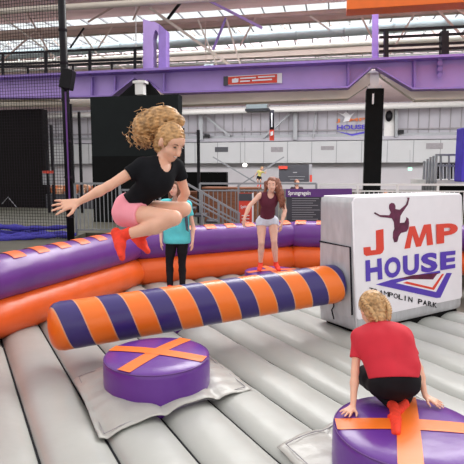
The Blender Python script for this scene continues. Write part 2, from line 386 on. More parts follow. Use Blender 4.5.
    # face
    if face:
        for q in (1, -1):
            e = hc + Fh * .0805 * hs + S * .031 * hs * q + U * .006 * hs
            mb = MB(); mb.lathe(e, [(.001, -.006 * hs), (.006 * hs, -.0045 * hs), (.009 * hs, 0), (.006 * hs, .0045 * hs), (.001, .006 * hs)], 12, (S * 1.5, Fh, U * (.55 if face == 'smile' else .9)))
            eo = obj('eye', mb, M['eyed' if face == 'smile' else 'eyew'], r, smooth=True)
            if face != 'smile': sub('iris', MB().lathe(e + Fh * .008 * hs, [(.001, -.004 * hs), (.005 * hs, 0), (.001, .004 * hs)], 10, (S, U, Fh)), M['eyed'], eo)
            mb = MB(); mb.tube([e + U * .018 * hs - S * q * .014 * hs + Fh * .008 * hs, e + U * .022 * hs + Fh * .006 * hs, e + U * .017 * hs + S * q * .017 * hs - Fh * .004 * hs], [.002 * hs, .003 * hs, .0015 * hs], 6)
            obj('eyebrow', mb, M['hdark'], r, smooth=True)
        m0 = hc + Fh * .083 * hs - U * .058 * hs; w = .026 if face == 'smile' else .018; lift = .008 if face == 'smile' else .001
        pts = [m0 + S * w * hs * q + U * lift * hs * q * q - Fh * .014 * hs * q * q for q in (-1, -.5, 0, .5, 1)]
        obj('mouth', MB().tube(pts, [.002 * hs, .005 * hs, .006 * hs, .005 * hs, .002 * hs], 8), M['lips'], r, smooth=True)
        if face == 'smile':
            pts = [p + Fh * .003 * hs + U * .001 * hs for p in pts[1:-1]]
            obj('teeth', MB().tube(pts, [.0025 * hs, .0038 * hs, .0025 * hs], 8), M['teeth'], r, smooth=True)
    if hairf: hairf(r, hc, ax, hs)
    return r, body
def cap_hair(r, hc, ax, hs, material, extra=(), res=.006, strands=(), seed=1, nz=.005, srad=.003, front=.045):
    S, Fh, U = ax
    g = [ell(hc + U * .028 * hs - Fh * .016 * hs, ax, V(.083, .098, .096) * hs), ell(hc - U * .03 * hs - Fh * .045 * hs, ax, V(.076, .062, .08) * hs)]
    face_cut = [ell(hc - U * .035 * hs + Fh * .085 * hs, ax, V(.09, .07, .1) * hs)]
    w = wrinkle(nz, 120, seed)
    vs, fs = sdf_mesh([(g, .02), (list(extra), .02)] if extra else [(g, .02)], res, kk=.02, noise=w, subtract=face_cut)
    mb = MB(); mb.v = vs.tolist(); mb.f = [tuple(f) for f in fs.tolist()]
    for pts in strands: mb.tube(pts, [srad * hs * (1 - .6 * i / len(pts)) for i in range(len(pts))], 5)
    return obj('hair', mb, material, r, smooth=True)

# ------------------------------------------------------------------ setting: hall
def struct(name, mb, m, **k): return obj(name, mb, m, kind='structure', **k)
AX = (BU, BW, V(0, 0, 1))
struct('floor', MB().box(BF(0, 12, -.6), (90, 90, .2), AX), M['floor'])
struct('trim_1', MB().box(BF(0, 29.2, 0), (90, 35, 1.0), AX), M['deck'])      # raised deck around the arena
struct('trim_10', MB().box(V(-9.9, 8.4, 0), (12.3, 8.8, .99)), M['deck'])
ROOF = 8.0; SKY = [(18.9, 24.6), (25.6, 27.6)]
rb = MB(); edges = [15.8, SKY[0][0], SKY[0][1], SKY[1][0], SKY[1][1], 47]
for i in range(0, 6, 2):
    b0, b1 = edges[i], edges[i + 1]; rb.box(BF(0, (b0 + b1) / 2, ROOF + .12), (80, b1 - b0, .24), AX)
struct('ceiling', rb, M['roof'])
struct('wall_back', MB().box(BF(0, 46, 2.2), (90, .3, 4.4 + 1), AX), M['wall'])
wu = MB().box(BF(0, 45.95, 6.35), (90, .3, 3.5), AX)
struct('wall_back_upper', wu, M['wallg'])
for n, (b0, b1) in enumerate(SKY):
    w = MB().box(BF(0, (b0 + b1) / 2, ROOF + .1), (70, b1 - b0, .02), AX)
    g = struct('window_%d' % (n + 1), w, M['glass'])
    mb = MB()
    k = -34.0
    while k < 34: mb.box(BF(k, (b0 + b1) / 2, ROOF + .03), (.05, b1 - b0, .06), AX); k += .8
    for j in range(1, 3 if n == 0 else 1): mb.box(BF(0, b0 + (b1 - b0) * j / 3, ROOF + .03), (70, .06, .08), AX)
    obj('glazing_bars', mb, M['mull'], g)
for n, (z, b) in enumerate(((ROOF - .25, 24.95), (ROOF - .5, 18.7))):
    struct('trim_%d' % (n + 2), MB().box(BF(0, b, z), (80, .25, .35), AX), M['creamd'])
# cladding joints, ledges and service duct on the far wall
for n, (y0, bb, m, h) in enumerate(((132, 45.7, 'mull', .12), (137.5, 45.6, 'grey', .35), (140, 45.4, 'wallg', .3))):
    p = PB(232, y0, bb); struct('trim_%d' % (n + 5), MB().box(BF(0, bb, p[2]), (88, .3, h), AX), M[m])
mb = MB()
for k in range(-40, 41): mb.box(BF(k * .85, 45.76, 6.3), (.05, .06, 3.4), AX)
struct('trim_9', mb, M['mull'])
z0 = PB(232, 163, 44)[2]; z1 = PB(232, 142, 44)[2]
t = thing('ventilation_duct', 'long white boxed ventilation duct running along the far wall', 'duct', BF(0, 44, z0))
obj('casing', MB().box(BF(0, 44.9, (z0 + z1) / 2), (84, .9, z1 - z0), AX), M['ductw'], t)
for k in range(-12, 13): obj('joint_strip', MB().box(BF(k * 2.1, 44.43, (z0 + z1) / 2), (.05, .03, z1 - z0), AX), M['grey'], t)
for x0, x1, y0, y1 in ((215, 228, 147, 152), (271, 283, 147, 152), (321, 334, 146, 150), (426, 443, 143, 149)):
    a = PB(x0, y1, 44.4); b = PB(x1, y0, 44.4)
    obj('vent_grille', MB().box((a + b) / 2, (np.linalg.norm((b - a)[:2]), .06, b[2] - a[2]), AX), M['board' if x0 < 250 else 'mull'], t)
t = obj('service_pipe', MB().tube([PB(-20, 118, 42), PB(490, 103, 42)], .24, 16), M['white_steel'], smooth=True); tag(t, 'thick white service pipe high across the far wall under the roof', 'pipe')
def braces(lab, lst, b, m, name='wall_bracing'):
    t = thing(name, lab, 'steel bracing', PB(lst[0][0], lst[0][3], b))
    for (x0, y0, x1, y1, w) in lst: obj('post' if x0 == x1 else 'brace', MB().beam(PB(x0, y0, b), PB(x1, y1, b), w, w), M[m], t)
    return t
braces('grey post and diagonal brace on the far wall, left of the grey air unit', [(201, 113, 201, 140, .35), (204, 115, 230, 136, .18)], 45, 'grey')
braces('grey post with diagonals on the far wall, right of the hanging banner', [(295, 110, 295, 140, .35), (292, 112, 263, 138, .18), (316, 112, 313, 138, .12)], 45, 'grey')
braces('grey post beside the small wall speaker on the far wall', [(396, 105, 396, 137, .25)], 45, 'grey')
braces('crossed grey roof braces low on the far white wall beside the glowing lamp', [(213, 157, 258, 184, .11), (232, 190, 284, 157, .11)], 43, 'grey')

# ------------------------------------------------------------------ girders, columns, truss
BB = 15.67
def plate(name, poly, b, th, m, parent): return obj(name, MB().prism([PB(x, y, b) for x, y in poly], BW * th), M[m], parent)
t = thing('steel_girder', 'long purple painted steel girder spanning the hall above the arena', 'girder', PB(374, 90, BB))
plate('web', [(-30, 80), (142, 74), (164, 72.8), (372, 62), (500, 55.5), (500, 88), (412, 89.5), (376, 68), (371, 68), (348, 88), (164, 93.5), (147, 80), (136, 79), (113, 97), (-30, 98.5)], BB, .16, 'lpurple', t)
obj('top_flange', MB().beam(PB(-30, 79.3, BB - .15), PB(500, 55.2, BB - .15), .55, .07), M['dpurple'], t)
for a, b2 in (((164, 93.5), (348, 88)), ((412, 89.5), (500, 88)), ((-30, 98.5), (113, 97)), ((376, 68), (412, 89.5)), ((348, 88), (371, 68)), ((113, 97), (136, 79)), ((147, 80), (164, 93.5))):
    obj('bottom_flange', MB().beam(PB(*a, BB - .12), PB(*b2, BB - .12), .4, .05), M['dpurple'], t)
for x, y0, y1 in ((92, 77, 97), (115, 76, 96), (164, 73, 93), (348, 64, 88), (414, 61, 89)):
    obj('stiffener', MB().beam(PB(x, y0, BB - .1), PB(x, y1, BB - .1), .06, .16), M['dpurple'], t)
mb = MB()
for y in (58, 63, 69, 75): mb.tube([PB(440, y, BB - .15), PB(440, y, BB - .28)], .07, 10)
mb.beam(PB(440, 57, BB - .12), PB(440, 75, BB - .12), .12, .12)
obj('cable_bracket', mb, M['dpurple'], t)
for poly, lab in (([(150, 74), (152, 84), (180, 105), (348, 98.5), (373, 82), (373, 70)], 'cream lower beam under the middle of the purple girder'),
                  ([(380, 66), (380, 76), (414, 100), (500, 98), (500, 70)], 'cream lower beam under the right end of the purple girder'),
                  ([(-30, 90), (-30, 101), (60, 99.5), (60, 88)], 'cream lower beam under the left end of the purple girder')):
    t = thing('lower_beam', lab, 'beam', PB(poly[1][0], poly[1][1], 16.1))
    plate('web', poly, 16.0, .3, 'cream', t)
    a, b2 = (poly[2], poly[3]) if len(poly) > 4 else (poly[1], poly[2])
    obj('flange', MB().beam(PB(*a, 15.95), PB(*b2, 15.95), .5, .06), M['cream'], t)
t = thing('portal_post', 'purple arched steel post standing on the girder left of centre', 'post', PB(154, 73, BB))
mb = MB()
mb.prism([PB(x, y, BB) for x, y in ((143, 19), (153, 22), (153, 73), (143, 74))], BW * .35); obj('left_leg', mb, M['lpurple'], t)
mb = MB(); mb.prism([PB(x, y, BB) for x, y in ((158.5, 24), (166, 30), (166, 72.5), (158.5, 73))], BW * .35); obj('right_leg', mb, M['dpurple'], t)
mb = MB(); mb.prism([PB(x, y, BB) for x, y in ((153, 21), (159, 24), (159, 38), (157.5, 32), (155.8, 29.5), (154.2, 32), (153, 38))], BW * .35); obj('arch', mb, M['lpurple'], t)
t = obj('roof_post', MB().prism([PB(x, y, BB) for x, y in ((372.5, -8), (378.5, -8), (378.5, 61), (372.5, 61.5))], BW * .3), M['dpurple']); tag(t, 'slim purple steel post rising above the black column to the roof', 'post')
t = obj('crane_beam', MB().box((PB(378, 2, 12.5) + PB(560, -2, 12.5)) / 2 + V(0, 0, .16), (5.2, .5, .55), AX), M['osteel'], bevel=.01); tag(t, 'thick orange steel beam at the top right corner under the roof', 'beam')
t = thing('black_column', 'tall black column under the purple girder behind the white logo box', 'column', PB(375, 200, 16.2) * V(1, 1, 0) + V(0, 0, .5))
a = PB(366.5, 89, 16.0); b2 = PB(384, 89, 16.0); c = (a + b2) / 2; w = np.linalg.norm(b2 - a)
obj('shaft', MB().box(V(c[0], c[1], (a[2] + .5) / 2) + BW * .2, (w, .5, a[2] - .5), AX), M['black'], t, bevel=.01)
obj('cap_bracket', MB().box(PB(374.5, 79, 16.0) + BW * .1, (.26, .25, .5), AX).box(PB(374.5, 71.5, 16.0) + BW * .1, (.42, .3, .08), AX).box(PB(374.5, 87, 16.0) + BW * .1, (.42, .3, .08), AX), M['white_steel'], t)
obj('lamp', MB().box(PB(373, 99, 15.85), (.05, .1, .3), AX), M['wprint'], t)
t = thing('black_partition', 'big black partition wall behind the jumping girl, charcoal above and black below', 'partition', PB(134, 220, 14.4) * V(1, 1, 0) + V(0, 0, .5))
a = PB(90, 97, 14.3); b2 = PB(178, 96, 14.3); zt = a[2]; zm = PB(134, 156, 14.3)[2]; w = np.linalg.norm((b2 - a)[:2]); c = (a + b2) / 2
obj('upper_panel', MB().box(V(c[0], c[1], (zt + zm) / 2) + BW * .2, (w, .4, zt - zm), AX), M['blackg'], t)
obj('lower_panel', MB().box(V(c[0], c[1], (.5 + zm) / 2) + BW * .2, (w, .42, zm - .5), AX), M['black'], t)
obj('girder_bracket', MB().prism([PB(x, y, 15.2) for x, y in ((118, 97), (136, 81), (148, 81), (160, 97))], BW * .3), M['black'], t)
obj('cap_bracket', MB().box(PB(140.5, 88, 15.0), (.26, .25, .42), AX).box(PB(140.5, 82.5, 15.0), (.4, .3, .07), AX), M['white_steel'], t)
t = thing('black_partition', 'black partition at the far left with net in front of it', 'partition', PB(5, 210, 19.5) * V(1, 1, 0) + V(0, 0, .5))
a = PB(42, 109, 19.5); obj('panel', MB().box(V(a[0], a[1], (a[2] + .5) / 2) - BU * 5 + BW * .2, (10, .4, a[2] - .5), AX), M['dark'], t)
obj('hanging_cable', MB().tube([PB(2, 204, 19.3), PB(8, 197, 19.3), PB(18, 209, 19.3)], .02, 5), M['gprint'], t)
t = obj('low_partition', MB().box(lerp(PB(178, 172, 20), PB(227, 172, 20), .5) * V(1, 1, 0) + V(0, 0, 1.27), (2.1, .3, 1.54), AX), M['black']); tag(t, 'low black partition behind the stair rails, right of the charcoal panel', 'partition')

t = thing('roof_truss', 'cream tubular roof truss behind the purple girder', 'truss', PB(232, 20, 17.6))
obj('chord', MB().tube([PB(-30, 35, 17.6), PB(500, 1, 17.6)], .085, 10), M['creamd'], t, smooth=True)
obj('chord', MB().tube([PB(-30, 13, 15.9), PB(500, -19, 15.9)], .1, 10), M['cream'], t, smooth=True)
for (x0, y0, x1, y1, w, m) in ((150, 8, 238, 71, .09, 'cream'), (226, 18, 213, 50, .07, 'dpurple'), (226, 18, 242, 70, .06, 'cream'), (256, 17, 240, 46, .05, 'creamd'), (198, 20, 218, 68, .05, 'cream'),
        (0, 15, 62, 62, .05, 'cream'), (3, 60, 36, 31, .05, 'creamd'), (22, 3, 52, 58, .05, 'creamd'), (88, 22, 118, 4, .05, 'creamd'), (82, 34, 98, 55, .05, 'cream'), (112, 27, 98, 48, .04, 'creamd'), (98, 54, 132, 73, .05, 'cream'),
        (70, 48, 84, 28, .05, 'blacks'), (167, 20, 190, -10, .08, 'blacks'), (200, -4, 262, 28, .08, 'lpurple'), (419, 6, 390, 54, .05, 'creamd'), (432, 4, 464, 38, .06, 'creamd'), (450, 4, 480, 26, .06, 'creamd'), (354, 2, 372, 38, .05, 'creamd'), (310, 16, 330, 30, .05, 'cream'), (133, 20, 145, -6, .05, 'creamd'), (136, 4, 136, 73, .03, 'white_steel'), (205, 18, 206, 62, .03, 'creamd')):
    obj('web_member', MB().beam(PB(x0, y0, 17.5), PB(x1, y1, 17.5), w, w), M[m], t)
t = thing('roof_truss', 'tan truss chord with slender struts crossing the skylight', 'truss', PB(232, 51, 21))
obj('chord', MB().tube([PB(-30, 66, 21), PB(500, 36, 21)], .1, 10), M['cream'], t, smooth=True)
for x in range(-10, 480, 46):
    y = 63 - x * .0566
    obj('web_member', MB().beam(PB(x, y, 22), PB(x + 30, y - 36, 22), .06, .06), M['white_steel'], t); obj('web_member', MB().beam(PB(x + 34, y - 3, 22), PB(x + 6, y - 34, 22), .045, .045), M['creamd'], t)
for x in range(20, 480, 34):
    y = 63 - (x) * .0566
    obj('web_member', MB().beam(PB(x, y, 21), PB(x + (14 if (x // 34) % 2 else -12), y - 22, 21), .045, .045), M['white_steel'], t)
t = thing('roof_truss', 'white lattice truss with dark slots just above the girder line', 'truss', PB(232, 58, 25.2))
obj('chord', MB().beam(PB(-30, 68, 25.2), PB(500, 46, 25.2), .12, .28), M['white_steel'], t)
obj('chord', MB().beam(PB(-30, 72.5, 25.2), PB(500, 51.5, 25.2), .1, .1), M['white_steel'], t)
for x in range(10, 470, 14):
    y = 66.4 - x * .0415; obj('slot', MB().beam(PB(x, y, 25.1), PB(x + 9, y - .37, 25.1), .03, .09), M['board'], t)
for x in (70, 110, 178, 240, 262, 318, 326, 404, 412): obj('web_member', MB().beam(PB(x, 70 - x * .04, 25.2), PB(x + 9, 54 - x * .04, 25.2), .09, .09), M['white_steel'], t)
t = thing('round_duct', 'long round galvanised air duct hanging under the skylight', 'duct', PB(232, 42, 20))
a, b2 = PB(-30, 58, 20), PB(500, 20, 20)
obj('pipe', MB().tube([a, b2], .19, 20), M['duct'], t, smooth=True)
for k in range(1, 12): q = lerp(a, b2, k / 12); obj('joint_ring', MB().tube([q - BU * .03, q + BU * .03], .205, 20), M['duct'], t)
t = obj('round_duct', MB().tube([PB(-25, 103.5, 19), PB(91, 102.5, 19)], .17, 18), M['cream'], smooth=True); tag(t, 'cream round duct under the girder at the left behind the net', 'duct')
t = thing('air_unit', 'grey air handling unit hanging under the roof near the far wall', 'air unit', PB(257, 112, 30))
obj('casing', MB().box(PB(257.5, 104, 30), (1.25, .8, .72), AX), M['duct'], t, bevel=.02)
obj('tray', MB().box(PB(258, 110.5, 30), (1.4, .9, .14), AX), M['board'], t)
obj('suspension_rod', MB().tube([PB(250, 98, 30), PB(249, 92, 30)], .03, 6), M['blacks'], t); obj('suspension_rod', MB().tube([PB(265, 98, 30), PB(266, 90, 30)], .03, 6), M['blacks'], t)
obj('conduit', MB().tube([PB(246, 95, 29.8), PB(252, 98, 29.8), PB(272, 98, 29.8), PB(276, 103, 29.8)], .05, 6), M['blacks'], t)
# gallery railings on the girder
def gallery(lab, x0, x1, f, posts, rails, b=15.5, ph=None):
    t = thing('gallery_railing', lab, 'railing', PB((x0 + x1) / 2, f((x0 + x1) / 2, 0), b))
    for r_ in rails: obj('rail', MB().beam(PB(x0, f(x0, r_), b), PB(x1, f(x1, r_), b), .05, .07), M['blacks'], t)
    for x, w, hh in posts: obj('post', MB().beam(PB(x, f(x, 0), b), PB(x, f(x, hh), b), w, w), M['blacks'], t)
gallery('black gallery railing on top of the girder at the left', -20, 142, lambda x, h: 78.5 - x * .04 - h, [(3, .07, 24), (28, .06, 12), (46, .09, 25), (73, .06, 12), (90, .09, 25), (112, .06, 12), (135, .09, 26)], (25, 14, 11, 1.5))
gallery('black gallery railing on top of the girder at the right', 379, 480, lambda x, h: 61.5 - (x - 379) * .045 - h, [(386, .12, 31), (444, .2, 27), (444.2, .08, 32)], (31, 24, 15, 10))
# sign on girder
t = thing('notice_banner', 'long red notice banner with tiny white text on the purple girder', 'banner', PB(253, 84, BB - .1))
plate('panel', [(224, 76.5), (282, 73), (282, 83), (224, 85.5)], BB - .06, .03, 'wprint', t)
plate('red_field', [(228, 77), (277, 74), (277, 82.5), (228, 84.5)], BB - .08, .02, 'redp', t)
plate('dark_edge', [(223.5, 76.5), (228, 76.3), (228, 85), (223.5, 85.7)], BB - .09, .03, 'board', t)
mb = MB()
for x0, x1, dy in ((240, 256, 2.6), (258, 275, 2.4), (240, 250, 5.6), (252, 272, 5.4)):
    mb.beam(PB(x0, 76.6 - (x0 - 228) * .06 + dy, BB - .1), PB(x1, 76.6 - (x1 - 228) * .06 + dy, BB - .1), .01, .04)
obj('text_lines', mb, M['wprint'], t)
obj('emblem', MB().prism([PB(x, y, BB - .1) for x, y in ((232, 79), (234.5, 78.6), (235, 77.8), (236, 78.5), (238.5, 78.3), (238.3, 82), (236, 82.6), (232, 82.6))], BW * .01), M['wprint'], t)

# ------------------------------------------------------------------ net enclosure at the left
t = thing('net_enclosure', 'tall black padded post with black safety net at the left edge', 'safety net', P(70.8, 236, 11.4) * V(1, 1, 0) + V(0, 0, .5))
pb = P(70.8, 236, 11.4); px_, py_ = pb[0], 11.4
obj('post', MB().tube([V(px_, py_, .5), V(px_, py_, 7)], .085, 12), M['blacks'], t, smooth=True)
for k, z in enumerate((1.0, 1.9, 2.7, 3.6, 4.4, 5.1, 5.8)): obj('pad_strap', MB().tube([V(px_, py_, z), V(px_, py_, z + .05)], .095, 12), M['netm'], t)
obj('violet_strip', MB().box(V(px_ + .03, py_ - .09, 2.5), (.03, .02, 2.6)), M['violet'], t)  # thin violet strip down the front of the post
mb = MB(); nd = nrm(V(-1, .25, 0))
for k in range(0, 59): a = V(px_, py_, 0) + nd * k * .07; mb.beam(a + V(0, 0, .5), a + V(0, 0, 6.9), .007, .007)
for k in range(0, 91): z = .52 + k * .07; mb.beam(V(px_, py_, z), V(px_, py_, z) + nd * 4.1, .007, .007)
obj('net', mb, M['netm'], t)
t = obj('loudspeaker', MB().box(P(67.5, 79.5, 11.15), (.24, .3, .42), (nrm(V(1, 0, -.2)), V(0, 1, 0), nrm(V(.2, 0, 1)))), M['blacks'], bevel=.02); tag(t, 'small black loudspeaker mounted high on the net post', 'speaker')
# posts and foam pit far behind
for i, (x, y0, y1) in enumerate(((49, 150, 200), (54, 125, 200), (82, 112, 198), (74, 104, 198), (184, 128, 222), (199, 130, 222))):
    d = 19 if i < 4 else 15; p = P(x, y1, d); zz = P(x, y0, d)[2]
    t = obj('black_pole', MB().beam(V(p[0], p[1], .5), V(p[0], p[1], zz), .09, .09), M['blacks'])
    tag(t, ['thin black pole left of the net post, shorter one', 'thin black pole left of the net post, taller one', 'thin black pole right of the net post, beside the charcoal wall', 'thin black pole just right of the net post, tallest one', 'thin black pole behind the turquoise-shirt child', 'thin black pole standing by the stair rails'][i], 'pole')
spots = []
for i in range(26):
    x = 52 + rng.rand() * 46; d = 21.5 + rng.rand() * 1.4; p = P(x, 190, d); p[2] = 1.22 + (.12 if i % 2 else 0); t = obj('foam_cube', MB().box(p, (.24, .24, .24), (nrm(V(1, rng.randn() * .6, .2 * rng.randn())), nrm(V(-rng.randn() * .3, 1, 0)), V(0, 0, 1))), M['foam' if i % 3 else 'foamd'], bevel=.02)
    tag(t, 'orange or tan foam block in the heap behind the left railing', 'foam block', 'foam blocks heaped behind the left railing')
t = obj('foam_pit_bin', MB().box(P(83, 196, 22) * V(1, 1, 0) + V(0, 0, .8), (2.6, 1.6, .6), AX), M['board']); tag(t, 'grey bin full of foam blocks behind the left railing', 'foam pit')
t = thing('notice_board', 'small framed notice with red heading left of the net post', 'sign', P(48, 183, 19.6))
obj('panel', MB().box(P(48, 178, 19.0), (.42, .04, .5), AX), M['gprint'], t); obj('stand', MB().beam(V(*P(48, 178, 19.05)[:2], .5), P(48, 180, 19.05), .05, .05), M['blacks'], t); obj('heading', MB().box(P(48, 172, 18.95), (.42, .04, .1), AX), M['redp'], t)

# ------------------------------------------------------------------ railings behind the arena
def railing(lab, A, B, h, m, nb, group=None, mid=(), posts=2, r=.022):
    A, B = V(A), V(B); t = thing('metal_railing', lab, 'railing', (A + B) / 2, group); Z = V(0, 0, 1)
    obj('top_rail', MB().beam(A + Z * h, B + Z * h, .05, .05), M[m], t)
    for q in mid: obj('lower_rail', MB().beam(A + Z * q, B + Z * q, .035, .035), M[m], t)
    for k in range(posts): p = lerp(A, B, k / (posts - 1)); obj('post', MB().beam(p, p + Z * h, .05, .05), M[m], t)
    z1 = mid[0] if mid else .1; z2 = mid[1] if len(mid) > 1 else h
    for k in range(1, nb):
        p = lerp(A, B, k / nb); obj('baluster', MB().tube([p + Z * z1, p + Z * z2], .011, 6), M[m], t)
    return t
def fl(px, d, z=.5): p = P(px, 200, d); return V(p[0], d, z)
railing('grey barred railing behind the jumping girl\'s outstretched arm', fl(75.5, 12.3), fl(120, 12.3), P(80, 183.5, 12.3)[2] - .5, 'grey', 11, mid=(.12,), posts=2)
railing('grey barred railing in front of the black partition, behind the jumping girl', fl(121, 12.6), fl(160, 12.6), P(140, 190, 12.6)[2] - .5, 'grey', 9, mid=(.12,), posts=2)
zt = P(300, 183.5, 13)[2]
railing('long grey railing behind the girl in the maroon top', fl(200, 13), fl(316, 12.9), zt - .5, 'grey', 26, mid=(.12, zt - .68), posts=4)
railing('long white-grey railing behind the white logo box', fl(318, 12.9), fl(478, 12.6), P(400, 184.5, 12.9)[2] - .5, 'white_steel', 34, mid=(.12, P(400, 191, 12.9)[2] - .5), posts=5)
# stair with sloping rails
t = thing('stair_railing', 'sloping grey stair handrails going down to the right by the low black partition', 'railing', fl(205, 12.4))
for (x0, y0, x1, y1, d, w) in ((184, 182, 240, 214, 12.1, .05), (184, 193, 240, 222, 12.1, .035), (184, 197, 236, 224, 12.1, .035), (202, 206, 238, 226, 12.0, .035), (202, 214, 219, 222, 12.0, .03)):
    obj('handrail', MB().beam(P(x0, y0, d), P(x1, y1, d), w, w), M['grey'], t)
for x, y in ((184.5, 182), (202, 192), (219, 202), (239, 213)): p = P(x, y, 12.1); obj('post', MB().beam(V(p[0], p[1], .5), p, .045, .045), M['grey'], t)
for k in range(1, 6):
    x = 220 + k * 3.4; p = P(x, 203.5 + (x - 220) * .5, 12.1); obj('baluster', MB().tube([V(p[0], p[1], .5), p], .01, 6), M['grey'], t)
for i in range(4): obj('step', MB().box(fl(190 + i * 11, 12.7) + V(0, 0, .62 - i * .16), (.3, .7, .05)), M['board'], t)
t = obj('counter', MB().box(fl(232, 15.5) + V(0, 0, .475), (1.6, .6, .95), AX).box(fl(232, 15.5) + V(0, 0, 1.05), (1.75, .7, .06), AX), M['wood'], bevel=.01); tag(t, 'brown wooden counter behind the long grey railing', 'counter')
t = obj('bench_row', MB().box(fl(222, 18) + V(0, 0, .8), (4.2, .5, .1), AX).box(fl(222, 18) + V(0, 0, .4), (3.9, .4, .8), AX), M['wood']); tag(t, 'long low orange-brown bench far behind the stair rails', 'bench')
# signs
t = thing('pull_up_sign', 'narrow red and dark standing sign left of the girl in maroon', 'sign', fl(246, 12.5))
a = P(239, 193, 12.5); b2 = P(252, 193, 12.5); z0 = .5; H = a[2] - z0; cx = (a[0] + b2[0]) / 2; W = b2[0] - a[0]
obj('panel', MB().box(V(cx, 12.5, z0 + H / 2), (W, .03, H)), M['redp'], t)
obj('dark_top', MB().box(V(cx, 12.48, z0 + H * .9), (W, .02, H * .18)), M['board'], t)
obj('stand_edge', MB().box(V(cx + W / 2 + .02, 12.5, z0 + H / 2), (.04, .05, H)), M['wprint'], t)
q = [V(cx - W * .38, 12.46, z0 + H * .6), V(cx + W * .38, 12.46, z0 + H * .62), V(cx + W * .38, 12.46, z0 + H * .72), V(cx - W * .38, 12.46, z0 + H * .7)]
mb = MB()
for k in range(4): mb.box(V(cx, 12.47, z0 + H * (.45 - .08 * k)), (W * .6, .01, .02))
obj('text_lines', mb, M['wprint'], t)
mb = MB(); mb.add(q, [(0, 1, 2, 3)]); text('lettering', 'Springen', q, M['wprint'], t, .01)
t = thing('rules_board', 'dark rules board with violet heading Sprungregeln hanging on the railing', 'sign', fl(319, 12.5))
def quad(x0, y0, x1, y1, d): return [P(x0, y1, d), P(x1, y1, d), P(x1, y0, d), P(x0, y0, d)]
obj('board', MB().prism(quad(286.5, 191, 352, 226, 12.5), V(0, .03, 0)), M['board'], t)
obj('heading_panel', MB().prism([P(285.5, 197, 12.47), P(325, 197, 12.47), P(352, 199, 12.47), P(352, 188.5, 12.47), P(286, 189, 12.47)], V(0, .02, 0)), M['violet'], t)
text('lettering', 'Sprungregeln', quad(288, 190.8, 310.5, 196.2, 12.455), M['wprint'], t, .03)
mb = MB()
for k, (x1) in enumerate((319, 316, 313, 318, 312, 320, 314, 316, 313, 318)): mb.prism(quad(292, 198.2 + k * 2.3, x1, 198.8 + k * 2.3, 12.46), V(0, .005, 0))
obj('text_lines', mb, M['gprint'], t)
t = thing('wall_board', 'dark board with small red label and orange edge low on the far wall', 'sign', P(295, 182, 40))
obj('board', MB().prism(quad(279, 164.5, 309, 182, 40), V(0, .1, 0)), M['board'], t); obj('edge', MB().prism(quad(309, 164, 312, 181.5, 40), V(0, .1, 0)), M['gprint'], t)
obj('orange_edge', MB().prism(quad(310, 175, 312, 182, 39.9), V(0, .1, 0)), M['redp'], t)
obj('label', MB().prism(quad(278.5, 166, 287.5, 169, 39.8), V(0, .1, 0)), M['redp'], t)
mb = MB(); mb.prism(quad(288, 176.5, 305, 177, 39.9), V(0, .05, 0)).prism(quad(290, 179, 304, 179.5, 39.9), V(0, .05, 0)).prism(quad(293, 172, 297, 173, 39.9), V(0, .05, 0)); obj('text_lines', mb, M['gprint'], t)
t = thing('hanging_banner', 'narrow hanging banner, black above and red below, by the grey air unit', 'banner', PB(272, 140, 31))
plate('black_field', [(269.5, 110), (274, 110), (274, 130), (269.5, 130)], 31, .05, 'ink', t); plate('red_field', [(269.5, 129), (274, 129), (274, 140.5), (269.5, 140.5)], 31, .05, 'redp', t)
plate('white_mark', [(271.2, 113), (272.2, 113), (272.4, 127), (271.2, 127)], 30.95, .03, 'wprint', t); plate('white_mark', [(270.5, 132), (273, 131), (273, 135), (270.5, 136)], 30.95, .03, 'wprint', t)
t = thing('painted_light_logo', 'far white, orange and violet projected light logo, painted as flat shapes, with leaping figure left of the black column', 'sign', PB(352, 135, 44))  # logo projected in light on the wall, put into coloured lettering and plates
text('lettering', 'J  MP', [PB(336, 123, 45.5), PB(366, 122, 45.5), PB(366, 117.5, 45.5), PB(336, 119, 45.5)], M['foam'], t, .03)
text('lettering', 'HOUSE', [PB(337, 130, 45.5), PB(366, 129, 45.5), PB(366, 124.5, 45.5), PB(337, 125, 45.5)], M['bluepad'], t, .03)
plate('leaping_figure', [(337, 112), (343, 114), (346, 111.5), (350, 115), (355, 112), (351, 117), (349, 121), (343, 122), (345, 117)], 45.4, .05, 'wprint', t)
plate('stripe', [(336, 131), (352, 134), (366, 131), (366, 133), (352, 136)], 45.4, .05, 'bluepad', t)
t = thing('hanging_lamp', 'round glowing hanging lamp seen between truss members above the girder', 'lamp', PB(209, 64, 26))
obj('shade', MB().lathe(PB(209, 69, 26), [(.05, .3), (.2, .25), (.36, .08), (.38, 0)], 20), M['duct'], t, smooth=True); obj('bulb', MB().lathe(PB(209, 70, 26), [(.02, -.1), (.2, -.08), (.3, 0), (.1, .05)], 16), M['lamp'], t, smooth=True)
t = thing('hanging_lamp', 'small glowing lamp before the far white wall, left of the tiny jumper', 'lamp', P(244.8, 166, 30))
obj('bulb', MB().lathe(P(244.8, 165, 30), [(.02, -.1), (.12, -.06), (.13, .03), (.05, .1)], 12), M['lamp'], t, smooth=True); obj('cord', MB().tube([P(244.8, 163, 30), P(244.8, 128, 30)], .015, 5), M['gprint'], t)
t = thing('exit_sign', 'small glowing green exit sign hanging before the far wall behind the logo box', 'sign', P(410, 171, 30))
obj('panel', MB().box(P(410, 169, 30), (.22, .06, .16)), M['green'], t); obj('cord', MB().tube([P(410, 167, 30), P(410, 150, 30)], .012, 5), M['gprint'], t)
t = thing('wall_speaker', 'black oval wall speaker on a white panel beside the black column', 'speaker', PB(390, 122, 44))
